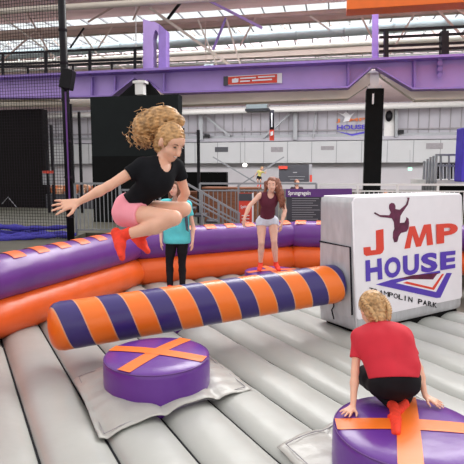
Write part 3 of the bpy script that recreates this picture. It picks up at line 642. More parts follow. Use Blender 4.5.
obj('bracket', MB().box(PB(391, 122, 45.4), (1.1, .2, 2.8), AX), M['white_steel'], t); obj('cabinet', MB().lathe(PB(389, 116, 44.8), [(.1, -.3), (.26, -.25), (.3, 0), (.26, .25), (.1, .3)], 16, (BU, V(0, 0, 1.6), BW)), M['blacks'], t, smooth=True)
for x, y in ((207, 136), (401, 132)):
    t = obj('floodlight', MB().box(PB(x, y, 44.9), (.45, .3, .3), AX), M['blacks'], bevel=.03); tag(t, 'small black floodlight on the far wall ledge ' + ('above the low black partition' if x < 300 else 'right of the black column'), 'floodlight')
# raised stair platform at right
t = thing('raised_walkway', 'raised walkway with silver posts and dark screen at the right edge', 'walkway', fl(445, 16))
obj('slab', MB().box(V(7.6, 16.4, P(440, 182, 16)[2]), (3.1, 1.2, .16)), M['white_steel'], t)
obj('dark_screen', MB().box(V(8.3, 17.4, (P(440, 163, 17)[2] + 1.75) / 2), (2.4, .06, P(440, 163, 17)[2] - 1.75)), M['dark'], t)
obj('dark_base', MB().box(V(7.7, 16.9, 1.08), (2.6, .06, 1.16)), M['black'], t)
for x, y in ((424.5, 161), (427.5, 159), (430.5, 157), (433.5, 156), (436.5, 154)):
    p = P(x, y, 16 - (x - 424) * .05); obj('post', MB().tube([V(p[0], p[1], 1.0), p], .04, 10), M['grey'], t, smooth=True)
for (x0, y0, x1, y1) in ((436, 155, 464, 155), (436, 165.5, 458, 166)): obj('rail', MB().beam(P(x0, y0, 15.7), P(x1 + 12, y1, 15.7), .06, .06), M['grey'], t)
for x in (441, 449): obj('post', MB().tube([P(x, 155, 15.8), P(x, 180, 15.8)], .03, 8), M['grey'], t)
mb = MB()
for x in np.arange(440, 470, 3.3): mb.beam(P(x, 164, 16.9), P(x, 180, 16.9), .04, .04)
obj('screen_bars', mb, M['gprint'], t)
t = obj('padded_block', MB().box(P(471, 155, 15.2), (.74, .5, 1.6)), M['bluepad'], bevel=.04); tag(t, 'blue violet padded block at the right edge beside the silver posts', 'pad')
# blue net bundle
t = thing('net_bundle', 'blue violet bundle of folded net lying behind the inflatable wall at left', 'net', G(25, 244, .5))
for k, (yo, zo, r) in enumerate(((0, .62, .14), (.26, .62, .13), (.12, .8, .12), (-.24, .6, .11))):
    pts = []
    for i in range(30):
        u = i / 29; x = -7.2 + u * 3.4; y = 10.95 + u * .9 + yo; pts.append(V(x, y, zo - (.07 * u) + .03 * sin(9 * u + k * 2)))
    obj('fold', MB().tube(pts, [r * (.8 + .25 * sin(i * 1.7 + k)) * (1 - .5 * i / 29) for i in range(30)], 12), M['bluenet'], t, smooth=True)

# ------------------------------------------------------------------ inflatable ring wall
RC = V(2, 5.7, 0)
def rv(deg, R): return RC + V(cos(radians(deg)) * R, sin(radians(deg)) * R, 0)
angs = [98 + 40 * k for k in range(-3, 4)]
w = thing('inflatable_barrier', 'curved inflatable wall, violet tube with orange patches stacked on an orange tube', 'inflatable', rv(98, 5.17) + V(0, 0, -.1))
def ring_tube(name, z, r, R, m):
    for i in range(len(angs) - 1):
        A = rv(angs[i], R) + V(0, 0, z); B = rv(angs[i + 1], R) + V(0, 0, z); pts = []; rs = []
        for k in range(25):
            t_ = k / 24; e = min(t_, 1 - t_) * 24 / 1.6; pts.append(lerp(A, B, -.004 + t_ * 1.008)); rs.append(r * (1 - .12 * math.exp(-e * 1.6)) + .004 * sin(k * 2.1))
        obj(name, MB().tube(pts, rs, 32), M[m], w, smooth=True)
ring_tube('lower_tube', .2, .275, 5.13, 'orange'); ring_tube('upper_tube', .7, .295, 5.17, 'purple')
for i in range(len(angs) - 1):
    A = rv(angs[i], 5.17); B = rv(angs[i + 1], 5.17); L = np.linalg.norm(B - A); d = nrm(B - A); inn = nrm(RC - (A + B) / 2); n = int(L / .44)
    for k in range(n):
        c0 = (k + .5) / n * L; hw = .11; vs = []; fs = []; m_ = 8
        for j in range(m_ + 1):
            a = radians(-25 + 62 * j / m_); q = inn * sin(a) * .302 + V(0, 0, .7 + cos(a) * .302)
            vs += [A + d * (c0 - hw) + q, A + d * (c0 + hw) + q]
        for j in range(m_): fs.append((2 * j, 2 * j + 1, 2 * j + 3, 2 * j + 2))
        obj('patch', MB().add(vs, fs), M['patch'], w, smooth=True)

# ------------------------------------------------------------------ inflatable bed
SD = V(.49, -.872, 0); PD = V(.872, .49, 0); T0 = .455; TW = .5105
def bedh(tt):
    f = ((tt - T0) / TW) % 1; return .12 * ((max(0, 1 - abs(2 * f - 1) ** 2.6 * .985)) ** .5 - 1)
b = thing('inflatable_bed', 'pale grey inflated arena floor made of long parallel air tubes with dark seams', 'inflatable', V(2, 5.7, -.5))
LIM = 5.0
for k in range(-9, 12):
    t0 = T0 + k * TW; mb = MB(); cols = [0, .012, .04, .08, .14, .22, .32, .42, .5, .58, .68, .78, .86, .92, .96, .988, 1]
    tc = t0 + TW / 2 - RC.dot(PD)
    if abs(tc) > LIM: continue
    s_c = RC.dot(SD); half = math.sqrt(max(.04, LIM ** 2 - tc ** 2)); ns = max(4, int(half * 2 / .12)); vs = []; fs = []
    for i in range(ns + 1):
        s_ = s_c - half + 2 * half * i / ns
        for j, cc in enumerate(cols):
            tt = t0 + cc * TW * .9999; e = sin(s_ * 7.3 + k * 1.3) * .003 + sin(s_ * 17 + cc * 5) * .0022
            z = bedh(tt) if 0 < j < len(cols) - 1 else bedh(t0)
            q = PD * tt + SD * s_; vs.append(V(q[0], q[1], z + e * (1 if 2 < j < 14 else 0)))
    m_ = len(cols)
    for i in range(ns):
        for j in range(m_ - 1): fs.append((i * m_ + j, i * m_ + j + 1, (i + 1) * m_ + j + 1, (i + 1) * m_ + j))
    # skirt down to the hall floor at both ends
    for i in (0, ns):
        o = len(vs)
        for j in range(m_): q = V(vs[i * m_ + j]); vs.append(V(q[0], q[1], -.5))
        for j in range(m_ - 1): fs.append((i * m_ + j, i * m_ + j + 1, o + j + 1, o + j))
    obj('air_tube', mb.add(vs, fs), M['bed'], b, smooth=True)
    if k % 1 == 0:
        sm = MB(); p0 = PD * t0 + SD * (s_c - half); p1 = PD * t0 + SD * (s_c + half)
        n_ = 20; pts = [lerp(p0, p1, i / n_) + V(0, 0, bedh(t0) + .016 + .002 * sin(i * 3)) for i in range(n_ + 1)]
        obj('seam', sm.tube(pts, .012, 6), M['seam'], b)

# ------------------------------------------------------------------ landing mats and pods
def drape(name, lab, corners, pc=None):
    A, B, Cc, D = [V(c) for c in corners]; n = 44; vs = []; fs = []
    for th in (0, .006):
        for i in range(n + 1):
            for j in range(n + 1):
                u, v = i / n, j / n; q = A * (1 - u) * (1 - v) + B * u * (1 - v) + Cc * u * v + D * (1 - u) * v
                h = .5 * bedh(q.dot(PD)) + .012 + .0035 * sin(q[0] * 23 + q[1] * 9) + .003 * sin(q[1] * 31 - q[0] * 12)
                if pc is not None: h += .06 * min(1, max(0, (.82 - np.linalg.norm((q - pc)[:2])) / .28))
                vs.append(V(q[0], q[1], h + th))
    N = (n + 1) ** 2
    for i in range(n):
        for j in range(n):
            a = i * (n + 1) + j; fs.append((a, a + 1, a + n + 2, a + n + 1)); fs.append((N + a, N + a + 1, N + a + n + 2, N + a + n + 1))
    for i in range(n):
        for (a, c) in ((i, i + 1), (n * (n + 1) + i, n * (n + 1) + i + 1), (i * (n + 1), (i + 1) * (n + 1)), (i * (n + 1) + n, (i + 1) * (n + 1) + n)): fs.append((a, c, N + c, N + a))
    t = thing(name, lab, 'mat', (A + B + Cc + D) / 4)
    obj('sheet', MB().add(vs, fs), M['mat_'], t, smooth=True)
    pts = []
    for (p, q_) in ((A, B), (B, Cc), (Cc, D), (D, A)):
        ce = (A + B + Cc + D) / 4
        for i in range(20):
            q = lerp(lerp(p, q_, i / 20), ce, .07); pts.append(V(q[0], q[1], .5 * bedh(q.dot(PD)) + .03))
    obj('stitching', MB().tube(pts + [pts[0]], .004, 5), M['mull'], t)
    return t
L_, F_, R_ = G(73, 377, 0), G(99, 438, 0), G(252, 390, 0); drape('ground_mat', 'grey square ground mat under the middle violet podium', [F_, R_, L_ + R_ - F_, L_], G(157, 353, .33))
L2 = G(277, 446, 0); e1 = (R_ - F_); e2 = (L_ - F_)
drape('ground_mat', 'grey square ground mat under the front right podium with the crouching girl', [L2 - e2 * .95, L2 - e2 * .95 + e1 * 1.1, L2 + e1 * 1.1, L2])
q = G(272, 272, .32) * V(1, 1, 0)
ex, ey = nrm(e1), nrm(e2); q = q + V(0, 0, 0)
drape('ground_mat', 'grey square ground mat under the far podium by the orange wall', [q - ex * .7 - ey * .7, q + ex * .7 - ey * .7, q + ex * .7 + ey * .7, q - ex * .7 + ey * .7])
q2 = G(176, 284, .32) * V(1, 1, 0)
def pod(lab, c, R, strips, top=.32):
    c = V(c[0], c[1], -.1); H = top + .1
    t = thing('podium', lab, 'podium', c)
    prof = [(R * .97, 0), (R * 1.0, .04), (R * 1.005, H * .5), (R * 1.0, H - .05), (R * .985, H - .015), (R * .95, H)]
    obj('drum', MB().lathe(c, prof, 64), M['podpurple'], t, smooth=True)
    dome = lambda r: H + .022 * (1 - (r / (R * .97)) ** 2)
    obj('top_cover', MB().lathe(c, [(R * .97, H - .01), (R * .93, dome(R * .93)), (R * .7, dome(R * .7)), (R * .4, dome(R * .4)), (.01, dome(0))], 64), M['podpurple'], t, smooth=True)
    obj('piping', MB().tube([c + V(cos(a) * R * .985, sin(a) * R * .985, H - .012) for a in np.linspace(0, 2 * pi, 65)], .006, 6), M['violet'], t, smooth=True)
    for si, (ang, wd) in enumerate(strips):
        d = V(cos(ang), sin(ang), 0); s_ = V(-d[1], d[0], 0); vs = []; fs = []; n = 40; lw = R * .975
        for i in range(n + 1):
            for j in range(5):
                q = d * (-lw + 2 * lw * i / n) * math.sqrt(1 - (wd * .5 / R) ** 2) + s_ * (j / 4 - .5) * wd; r_ = min(np.linalg.norm(q), R * .97)
                z = dome(r_) + .004 + si * .002 if r_ < R * .93 else H + .008
                vs.append(c + q + V(0, 0, z))
        for i in range(n):
            for j in range(4): a = i * 5 + j; fs.append((a, a + 1, a + 6, a + 5))
        obj('cross_band', MB().add(vs, fs), M['podorange'], t, smooth=True)
    return t
def ang2(a, b, z=.33): p, q = G(*a, z), G(*b, z); return math.atan2(q[1] - p[1], q[0] - p[0])
mc = G(157, 353, .33)
pod('round violet podium with orange cross standing empty under the striped arm', mc, .5, [(ang2((127, 369), (187, 338)), .14), (ang2((119, 346), (205, 356)), .14)])
rc = G(408, 426, .33)
pod('round violet podium with orange cross under the crouching girl in red', rc, .5, [(ang2((337, 419), (464, 424)), .15), (ang2((408, 456), (404, 397)), .15)])
bc = G(272, 271, .32)
pod('far round violet podium under the girl in the maroon top', bc, .48, [(.3, .14), (1.87, .14)])
kc = G(176, 297, .32)
pod('round violet podium under the child in turquoise, mostly hidden by the striped arm', kc, .38, [(.3, .14), (1.87, .14)])

# ------------------------------------------------------------------ striped arm
A = P(50.5, 327.5, 5.10); B = P(337, 283, 6.36); ax = nrm(B - A); L = np.linalg.norm(B - A)
yv = nrm(np.cross(V(0, 0, 1), ax)); zv = np.cross(ax, yv)
arm = obj('sweeper_arm', MB().add([], []) if False else (lambda mb: (mb.lathe(V(0, 0, 0), [(.01, -.03), (.1, -.024), (.17, -.008), (.215, .015), (.245, .05), (.261, .12)] + [(.262 - .0022 * (k % 2) - .012 * k / 40, .12 + (L - .24) * k / 40) for k in range(1, 40)] + [(.25, L - .12), (.247, L - .04), (.232, L - .01), (.2, L), (.01, L + .01)], 64, (V(0, 1, 0), V(0, 0, 1), V(1, 0, 0))), mb)[1])(MB()), M['helix'], smooth=True, origin=V(0, 0, 0))
import mathutils
arm.matrix_world = mathutils.Matrix(((ax[0], yv[0], zv[0], A[0]), (ax[1], yv[1], zv[1], A[1]), (ax[2], yv[2], zv[2], A[2]), (0, 0, 0, 1)))
tag(arm, 'long horizontal inflatable arm with spiral orange and indigo stripes', 'inflatable arm')

# ------------------------------------------------------------------ central logo box
bA = G(356.5, 338.5, -.05); bB = G(462, 313.5, -.05); bC = G(319, 325, -.05)
ux = nrm((bB - bA) * V(1, 1, 0)); uy = nrm((bC - bA) * V(1, 1, 0)); uy = nrm(uy - ux * ux.dot(uy)); BWd = np.linalg.norm((bB - bA)[:2]); BD = np.linalg.norm((bC - bA)[:2]); TOP = 1.735
bx = thing('logo_box', 'large padded box, silver sides and white front with leaping figure logo', 'padded box', bA * V(1, 1, 0) + ux * BWd / 2 + uy * BD / 2 + V(0, 0, -.05))
tA, tB, tC = G(352.5, 197.5, 1.735), G(462, 193.5, 1.735), G(319.5, 196, 1.735)
XY = V(1, 1, 0); bD = bB + bC - bA; tD = tB + tC - tA
def WB(u, v, z, off=0.0):      # box coordinates (metres along front, metres deep, height) -> world, sides leaning in slightly
    k = (z + .05) / 1.785; u_, v_ = u / BWd, v / BD
    lo = bA * (1 - u_) * (1 - v_) + bB * u_ * (1 - v_) + bC * (1 - u_) * v_ + bD * u_ * v_
    hi = tA * (1 - u_) * (1 - v_) + tB * u_ * (1 - v_) + tC * (1 - u_) * v_ + tD * u_ * v_
    return (lo * (1 - k) + hi * k) * XY + V(0, 0, z) + (-uy) * off
def rbox(lo, hi, r, seg=5):    # soft-edged block spanned by ux, uy, z with gentle bulge
    mb = MB(); nx, ny, nz = 26, 14, 22; vs = []; idx = {}; fs = []
    ce = (V(lo) + V(hi)) / 2; hf = (V(hi) - V(lo)) / 2
    def vert(i, j, k):
        if (i, j, k) in idx: return idx[(i, j, k)]
        u = V(2 * i / nx - 1, 2 * j / ny - 1, 2 * k / nz - 1); p = u * hf; inner = hf - r; q = np.clip(p, -inner, inner); dlt = p - q
        nl = np.linalg.norm(dlt); p = q + (dlt / nl * r if nl > 1e-9 else 0)
        p = ce + p; w_ = WB(*p); idx[(i, j, k)] = len(vs); vs.append(w_); return idx[(i, j, k)]
    for a, (n1, n2, n3) in enumerate(((nx, ny, nz), (ny, nz, nx), (nz, nx, ny))):
        for s_ in (0, 1):
            for i in range(n2):
                for j in range(n3):
                    def cc(i_, j_):
                        x = [0, 0, 0]; x[a] = s_ * n1; x[(a + 1) % 3] = i_; x[(a + 2) % 3] = j_; return vert(*x)
                    fs.append((cc(i, j), cc(i + 1, j), cc(i + 1, j + 1), cc(i, j + 1)))
    return mb.add(vs, fs)
obj('padded_body', rbox((0, 0, .03), (BWd, BD, TOP), .045), M['silver'], bx, smooth=True)
FN = nrm(np.cross(bB - bA, tA - bA)); FN = FN if FN.dot(uy) < 0 else -FN
def FP(px, py, off=.004):   # on the front face
    o = bA + FN * off; r = ray(px, py); return EYE + r * ((o - EYE).dot(FN) / r.dot(FN))
def fl2(u, z, off): return WB(u, 0, z) + FN * off
zw = .19
mb = MB(); n = 24; vs = []; fs = []
def rr(u0, u1, z0, z1, r=.05):
    pts = []
    for cx_, cz_, a0 in ((u1 - r, z0 + r, -90), (u1 - r, z1 - r, 0), (u0 + r, z1 - r, 90), (u0 + r, z0 + r, 180)):
        for k in range(7): a = radians(a0 + 15 * k); pts.append((cx_ + r * cos(a), cz_ + r * sin(a)))
    return pts
fr = [fl2(u, z, .008) for u, z in rr(.01, BWd - .01, zw, TOP - .005)]
front = obj('front_panel', mb.prism(fr, uy * .03), M['white'], bx, bevel=.006)
obj('top_cover', MB().prism([WB(u, v, TOP - .012) for u, v in rr(.03, BWd - .03, .01, BD - .03, .04)], V(0, 0, .02)), M['white'], bx, bevel=.008)
obj('painted_base_shadow', MB().box(bx.location + (0, 0, 0) if False else V(bx['wo']) + V(0, 0, .0), (BWd - .12, BD - .1, .14), (ux, uy, V(0, 0, 1))), M['black'], bx)  # black block standing in for the shaded gap under the box
# side flap outline
sf = lambda v, z, off=.004: WB(0, v, z) - ux * off
obj('side_flap', MB().prism([sf(v, z, .012) for v, z in ((.06, .2), (.06, 1.12), (BD - .03, 1.14), (BD - .03, .2))], ux * .03), M['silver'], bx, bevel=.004)
obj('flap_binding', MB().tube([sf(BD - .02, 1.14, .014), sf(.055, 1.12, .014), sf(.05, .25, .014)], .011, 6), M['ink'], bx)
obj('pull_cord', MB().tube([sf(.38, .42, .02), sf(.36, .3, .03), sf(.4, .24, .03), sf(.36, .12, .03)], .009, 6), M['ink'], bx)
obj('corner_piping', MB().tube([fl2(.0, .1, .0), fl2(.0, TOP - .05, .0)], .012, 6), M['white'], bx, smooth=True)
def decal(name, pts, m, off=.012): return obj(name, MB().prism([FP(x, y, off) for x, y in pts], uy * .003), M[m], bx)
# J
decal('letter_j', [(363.5, 247.5), (370.5, 246.8), (371, 250.5), (376, 250), (376.3, 247), (376, 230.5), (383.5, 229), (384, 249.5), (382.5, 252.8), (380, 254.2), (366.5, 256), (364, 254.4)], 'red')
decal('letter_m', [(404.5, 248.9), (409.6, 226.6), (415, 226), (419.3, 238.5), (424, 224.8), (431, 224), (433.2, 244.6), (427.2, 245.5), (426.4, 232), (421, 246.3), (416.2, 247), (412.6, 234.5), (410.3, 248)], 'red')
text('letter_p', 'P', [FP(436, 244), FP(457.5, 241.2), FP(457.2, 222.6), FP(435.6, 224.2)], M['red'], bx, .04, FN * .01)
hq = [((365.3, 281.5), (382, 279, ), (381, 258), (364.8, 260.4)), ((384.2, 278.8), (400.2, 276.4), (400, 255.8), (383.8, 258.2)), ((402.6, 276.2), (418.6, 273.6), (418.4, 253.6), (402.4, 255.8)), ((420.6, 273.2), (437, 270.8), (436.8, 251.8), (420.4, 253.6)), ((439.8, 270.2), (454.6, 267.8), (455.2, 250.4), (439.6, 252))]
for ch, q in zip('HOUSE', hq): text('letter_' + ch.lower(), ch, [FP(*p) for p in q], M['blue'], bx, .045, FN * .01)
cs = 'TRAMPOLIN PARK'; x = 368.5; adv = 68.5 / len(cs)
for i, ch in enumerate(cs):
    if ch == ' ': continue
    def bp_(u): return 287.6 + (u - 370) * .23
    x0 = 368.5 + i * adv; x1 = x0 + adv * .86
    if ch == 'I': x0 += 1.2; x1 = x0 + 1.1
    if ch == 'M': x1 += .4
    hgt = 5.0
    text('letter_' + ch.lower(), ch, [FP(x0, bp_(x0) + hgt), FP(x1, bp_(x1) + hgt), FP(x1 + .3, bp_(x1)), FP(x0 + .3, bp_(x0))], M['ink'], bx, 0 if ch == 'M' else .02, FN * .01)
# swoosh
decal('swoosh', [(376, 284.5), (392, 279.6), (440, 270.6), (440.4, 272.8), (404, 280.5), (396, 283), (436, 292), (446.5, 273), (452, 273), (440.5, 297.6), (436.5, 298)], 'blue')
decal('swoosh_white', [(396, 283), (436, 292), (446.5, 273), (438, 273.5), (404, 280.5)], 'white', .011)
decal('swoosh_red', [(407, 281.5), (432.5, 287.5), (442, 274), (444.2, 273.8), (434, 290), (403, 283)], 'red', .013)
decal('swoosh_photo', [(399, 278.6), (413, 275.2), (441, 272.8), (437, 274.2), (433, 279.5), (421, 279.2), (411, 279.2)], 'jump_print', .014)
# leaping figure
decal('leaping_figure', [(374, 213.5), (375, 212.2), (380, 215), (389.5, 215.2), (391, 212.5), (389.2, 208.5), (389.4, 204.6), (391.6, 202.8), (394.3, 203.4), (395.6, 206), (395.4, 209), (400, 209.8), (406, 204.6), (408, 199.2), (407.2, 197.6), (409.6, 197.6), (409, 200.4), (408, 204.6), (402.6, 212.4), (400.5, 216), (399.8, 223), (404.6, 222.6), (406.6, 219.2), (406.2, 217), (408.6, 218.6), (409.2, 223), (408.6, 228.2), (406.8, 231.4), (401, 233), (398.8, 236.4), (397.4, 241.8), (394.4, 242.4), (393, 238), (393.2, 232), (394.6, 228.6), (394, 222), (392, 218.4), (388, 217.8), (380.5, 217)], 'jump_print')

# ------------------------------------------------------------------ people
D = 3.5
# 1 jumping girl
def curly(r, hc, ax, hs):
    S, Fh, U = ax; base = P(174, 124, 3.62); strands = []
    ends = []
    rs = np.random.RandomState(4)
    extra = [ell(P(158, 121, 3.64), ax, V(.12, .1, .1)), ell(P(146, 126, 3.64), ax, V(.095, .09, .105)), ell(P(168, 115, 3.64), ax, V(.09, .08, .06)), ell(P(178, 121, 3.62), ax, V(.05, .05, .045)), ell(P(143, 136, 3.64), ax, V(.06, .07, .06))]
    for i in range(330):
        a = rs.rand(); tgt_x = 131 + 54 * rs.rand() ** 1.0; 
        th = rs.uniform(-.5, 3.5)
        c = P(155 + rs.randn() * 7, 125 + rs.randn() * 5, 3.64 + rs.randn() * .03)
        d0 = V(cos(th + .2) * .95, rs.randn() * .35, sin(th) * .9); 
        if d0[2] < -.3 and d0[0] > 0: d0[0] *= -1
        L = rs.uniform(.06, .12); st = c; nn = 16; ph = rs.rand() * 6; rr_ = rs.uniform(.009, .018); fr_ = rs.uniform(10, 18)
        u1 = nrm(np.cross(d0, V(.3, .8, .4))); u2 = np.cross(nrm(d0), u1); pts = []
        for k in range(nn):
            t_ = k / (nn - 1); q = st + nrm(d0) * L * t_ + V(-.35, 0, -.5) * .1 * t_ * t_
            pts.append(q + (u1 * cos(ph + t_ * fr_) + u2 * sin(ph + t_ * fr_)) * rr_ * (.3 + t_))
        strands.append(pts)
    for i in range(60):
        c = P(140 + rs.randn() * 5, 136, 3.62 + rs.randn() * .05); pts = []; ph = rs.rand() * 6; L = rs.uniform(.04, .1)
        for k in range(9): t_ = k / 8; pts.append(c + V(.01 * cos(ph + 12 * t_) + .03 * t_, .01 * sin(ph + 12 * t_), -L * t_))
        strands.append(pts)
    cap_hair(r, hc, ax, hs, M['hblond'], extra, .007, strands, 2, .006, .0034)
    obj('hair_tie', MB().tube([base + V(-.02, 0, -.02), base + V(0.01, 0, .0)], .035, 12), M['tie'], r)
hcJ = P(170.5, 142.5, 3.55)
J1 = dict(head=hcJ, hup=(.42, -.3, .86), hfwd=(.66, -.55, -.52), hs=1.1, neck=P(161.5, 162, 3.56), chest=P(155, 180, 3.52), pelvis=P(129, 208, 3.62),
    shR=P(141, 166, 3.48), shL=P(177, 167, 3.66), elR=P(109, 186, 3.40), wrR=P(78, 202.5, 3.36), elL=P(185.5, 193, 3.76), wrL=P(176, 212, 3.84),
    hipR=P(125, 214, 3.55), hipL=P(133, 211, 3.72), knR=P(174, 218, 3.36), knL=P(184, 209, 3.60), anR=P(121, 236, 3.44), anL=P(139, 236, 3.72),
    toeR=P(124.5, 256.5, 3.36), toeL=P(149, 249, 3.66), calfR=(0, 0, -1), calfL=(0, 0, -1), fupR=(1, 0, .2), fupL=(1, 0, .6), base=P(129, 208, 3.62))
wJ = J1['wrR']
build_person('person', 'girl leaping in black t-shirt and pink shorts with big curly blond ponytail', J1, s=1.02, res=.0065, shirt=('black_tshirt', 'tblack'), sleeve=.42, pants=('pink_shorts', 'pink'), pant_len=.36,
    hands=[(wJ, P(54, 207, 3.30) - wJ, (.1, .85, -.5), 1, 1.12, .15, .3), (J1['wrL'], (-.4, .2, -1), (-1, 0, 0), 1, .95, .5)], face='smile', hairf=curly, hem=(P(133, 203, 3.6), (-.72, 0, -.7)), chest=1.0, thick=.95)

# 2 crouching girl in red, seen from behind
zt = .345
def braids(r, hc, ax, hs):
    S, Fh, U = ax; rs = np.random.RandomState(9); strands = []
    for q in (1, -1):
        for k in range(3):
            pts = []
            for i in range(22):
                t_ = i / 21; a = t_ * 1.9; ph = t_ * 22 + k * 2.1
                c = hc + S * q * .075 * hs * cos(a * .5) + U * (.07 - .16 * t_) * hs - Fh * (.03 + .075 * sin(a)) * hs
                pts.append(c + S * q * .012 * cos(ph) + U * .01 * sin(ph) - Fh * .006)
            strands.append(pts)
    g = []
    for i in range(110):
        th = rs.uniform(0, 2 * pi); ph = rs.uniform(.1, 1.3); pts = []
        for k in range(8):
            p_ = ph + k * .1; q = hc + U * .02 * hs - Fh * .015 * hs + (S * cos(th) * sin(p_) * .087 + Fh * sin(th) * sin(p_) * .1 + U * cos(p_) * .1) * hs * 1.01
            pts.append(q)
        if sin(th) * sin(ph + .8) < .5: strands.append(pts)
    o = cap_hair(r, hc, ax, hs, M['hblond2'], [ell(hc - U * .075 * hs - Fh * .085 * hs, ax, V(.035, .028, .03) * hs)], .006, [], 5, .004)
    mb = MB()
    for k, pts in enumerate(strands): mb.tube(pts, [(.009 if k < 6 else .0022) * hs] * len(pts), 6)
    obj('braids', mb, M['hblond2'], r, smooth=True)
R1 = dict(head=P(372.5, 309, 3.84), hup=(-.12, .42, .9), hfwd=(-.15, .8, -.45), hs=1.2, neck=P(379, 325, 3.74), chest=P(384, 345, 3.60), pelvis=P(394, 379, 3.44),
    shR=P(404, 335, 3.66), shL=P(358, 337, 3.70), elR=P(419, 368, 3.68), wrR=P(425, 396, 3.6), elL=P(355, 372, 3.58), wrL=P(352, 407, 3.45),
    hipR=P(406, 384, 3.46), hipL=P(381, 385, 3.46), knR=P(414, 374, 3.78), knL=P(366, 376, 3.76), anR=P(403, 405, 3.5), anL=P(394, 407, 3.42),
    toeR=G(404, 419, .36) , toeL=G(394, 431, .36), fupR=(0, .9, .5), fupL=(0, 1, .35), calfR=(0, -1, 0), calfL=(0, -1, 0), base=V(rc[0], rc[1], .33))
R1['toeR'] = G(389, 414, .37)
hL = G(350, 417, .36); hR = G(430, 404, .36)
R1['wrL'] = V(R1['wrL'][0], hL[1] + .0, .40); R1['wrL'] = P(353, 407, 3.43); R1['wrR'] = P(425, 396, 3.55)
build_person('person', 'girl crouching with back turned, red t-shirt, black leggings and braided blond hair', R1, s=.92, res=.0065, shirt=('red_tshirt', 'redshirt'), sleeve=.6, pants=('black_leggings', 'pants'), pant_len=1.9,
    hands=[(R1['wrL'], hL + V(-.06, .02, -.01) - R1['wrL'], (0, .1, -1), 1, .95, .05, .2), (R1['wrR'], hR + V(.06, .02, 0) - R1['wrR'], (0, .1, -1), -1, .95, .05, .2)], face=None, hairf=braids,
    hem=(P(393, 379, 3.46), P(393, 390, 3.44) - P(388, 350, 3.58)), thick=1.12, chest=1.28, socks=.12, neck_scoop=False, loose=.03, pant_top=.03, shirt_extra=[cone(P(374, 345, 3.62), P(384, 370, 3.5), .12, .125), cone(P(398, 345, 3.62), P(405, 366, 3.5), .12, .11)],
    pant_extra=[cone(P(393, 385, 3.46), P(396, 398, 3.58), .1, .06), cone(P(384, 382, 3.46), P(405, 382, 3.46), .11), cone(P(367, 376, 3.74), P(374, 380, 3.6), .088)])

# 3 girl in maroon top on far podium
def longhair(r, hc, ax, hs):
    S, Fh, U = ax; d = 8.3
    rs = np.random.RandomState(3); st = []
    for i in range(40):
        pts = [P(275 + rs.rand() * 6, 183, d + .03), P(278 + rs.rand() * 6, 192, d), P(279 + rs.rand() * 7, 200, d - .03), P(279 + rs.rand() * 6, 205 + rs.rand() * 5, d - .03)]; st.append(pts)
    cap_hair(r, hc, ax, hs, M['hbrown'], [cone(P(276, 182, d + .1), P(280.5, 194, d), .075, .06), cone(P(280.5, 194, d), P(281.5, 204, d - .02), .06, .04), cone(P(267, 183, d + .08), P(265, 192, d + .06), .045, .025)], .01, st, 7, .007, .005)
dB = 8.45; fz = bc[2]
B1 = dict(head=P(272, 184.5, 8.28), hup=(0, -.12, 1), hfwd=(-.2, -.95, -.05), hs=1.05, neck=P(270.5, 193, 8.38), chest=P(268.5, 202, 8.4), pelvis=P(267, 220, 8.6),
    shR=P(259.5, 195.5, 8.36), shL=P(281, 196.5, 8.38), elR=P(249.5, 206, 8.25), wrR=P(244, 219, 8.15), elL=P(285, 211, 8.3), wrL=P(281.5, 224, 8.2),
    hipR=P(261.5, 222, 8.6), hipL=P(273, 221.5, 8.6), knR=P(261.5, 243, 8.45), knL=P(274, 241, 8.45), anR=P(260.5, 264.5, 8.55), anL=P(276, 264, 8.55),
    toeR=P(259, 269.5, 8.38), toeL=P(279, 269, 8.38), calfR=(0, 1, 0), calfL=(0, 1, 0), fupR=(0, -.3, 1), fupL=(0, -.3, 1), base=V(bc[0], bc[1], .32))
build_person('person', 'girl standing on far podium in maroon tank top and pale shorts with long auburn hair', B1, s=1.05, res=.01, skin='skinb', shirt=('tank_top', 'tank'), sleeve=0, sleeveless=True, pants=('denim_shorts', 'lshorts'), pant_len=.22,
    hands=[(B1['wrR'], (-.05, 0, -1), (.6, .5, 0), 1, 1.0, .35), (B1['wrL'], (-.2, 0, -1), (-.6, .5, 0), -1, 1.0, .35)], face='calm', hairf=longhair, socks=.12, thick=1.02)

# 4 child in turquoise
def short(material, seed=2):
    def f(r, hc, ax, hs): cap_hair(r, hc, ax, hs, M[material], (), .01, [], seed, .005)
    return f
def shoulderhair(r, hc, ax, hs):
    S, Fh, U = ax; cap_hair(r, hc, ax, hs, M['hdark'], [cone(hc + S * .06 - U * .02, hc + S * .07 - U * .13, .035, .03), cone(hc - S * .06 - U * .02, hc - S * .07 - U * .12, .035, .03)], .01, [], 6, .005)
K1 = dict(head=P(174.5, 188, 7.12), hup=(0, -.1, 1), hfwd=(-.35, -.9, -.15), hs=1.0, neck=P(175, 199, 7.25), chest=P(176, 212, 7.25), pelvis=P(177, 240, 7.3),
    shR=P(163.5, 203.5, 7.25), shL=P(188, 205, 7.25), elR=P(161, 225, 7.3), wrR=P(161, 241, 7.2), elL=P(193, 226, 7.3), wrL=P(192.5, 242, 7.2),
    hipR=P(171.5, 242, 7.3), hipL=P(182.5, 242, 7.3), knR=P(169.5, 262, 7.25), knL=P(182, 262, 7.25), anR=V(*P(170, 285, 7.1)[:2], .40), anL=V(*P(182.5, 285, 7.1)[:2], .40),
    toeR=V(*P(168, 288, 6.92)[:2], .36), toeL=V(*P(184, 288, 6.92)[:2], .36), calfR=(0, 1, 0), calfL=(0, 1, 0), fupR=(0, -.3, 1), fupL=(0, -.3, 1), base=V(kc[0], kc[1], .32))
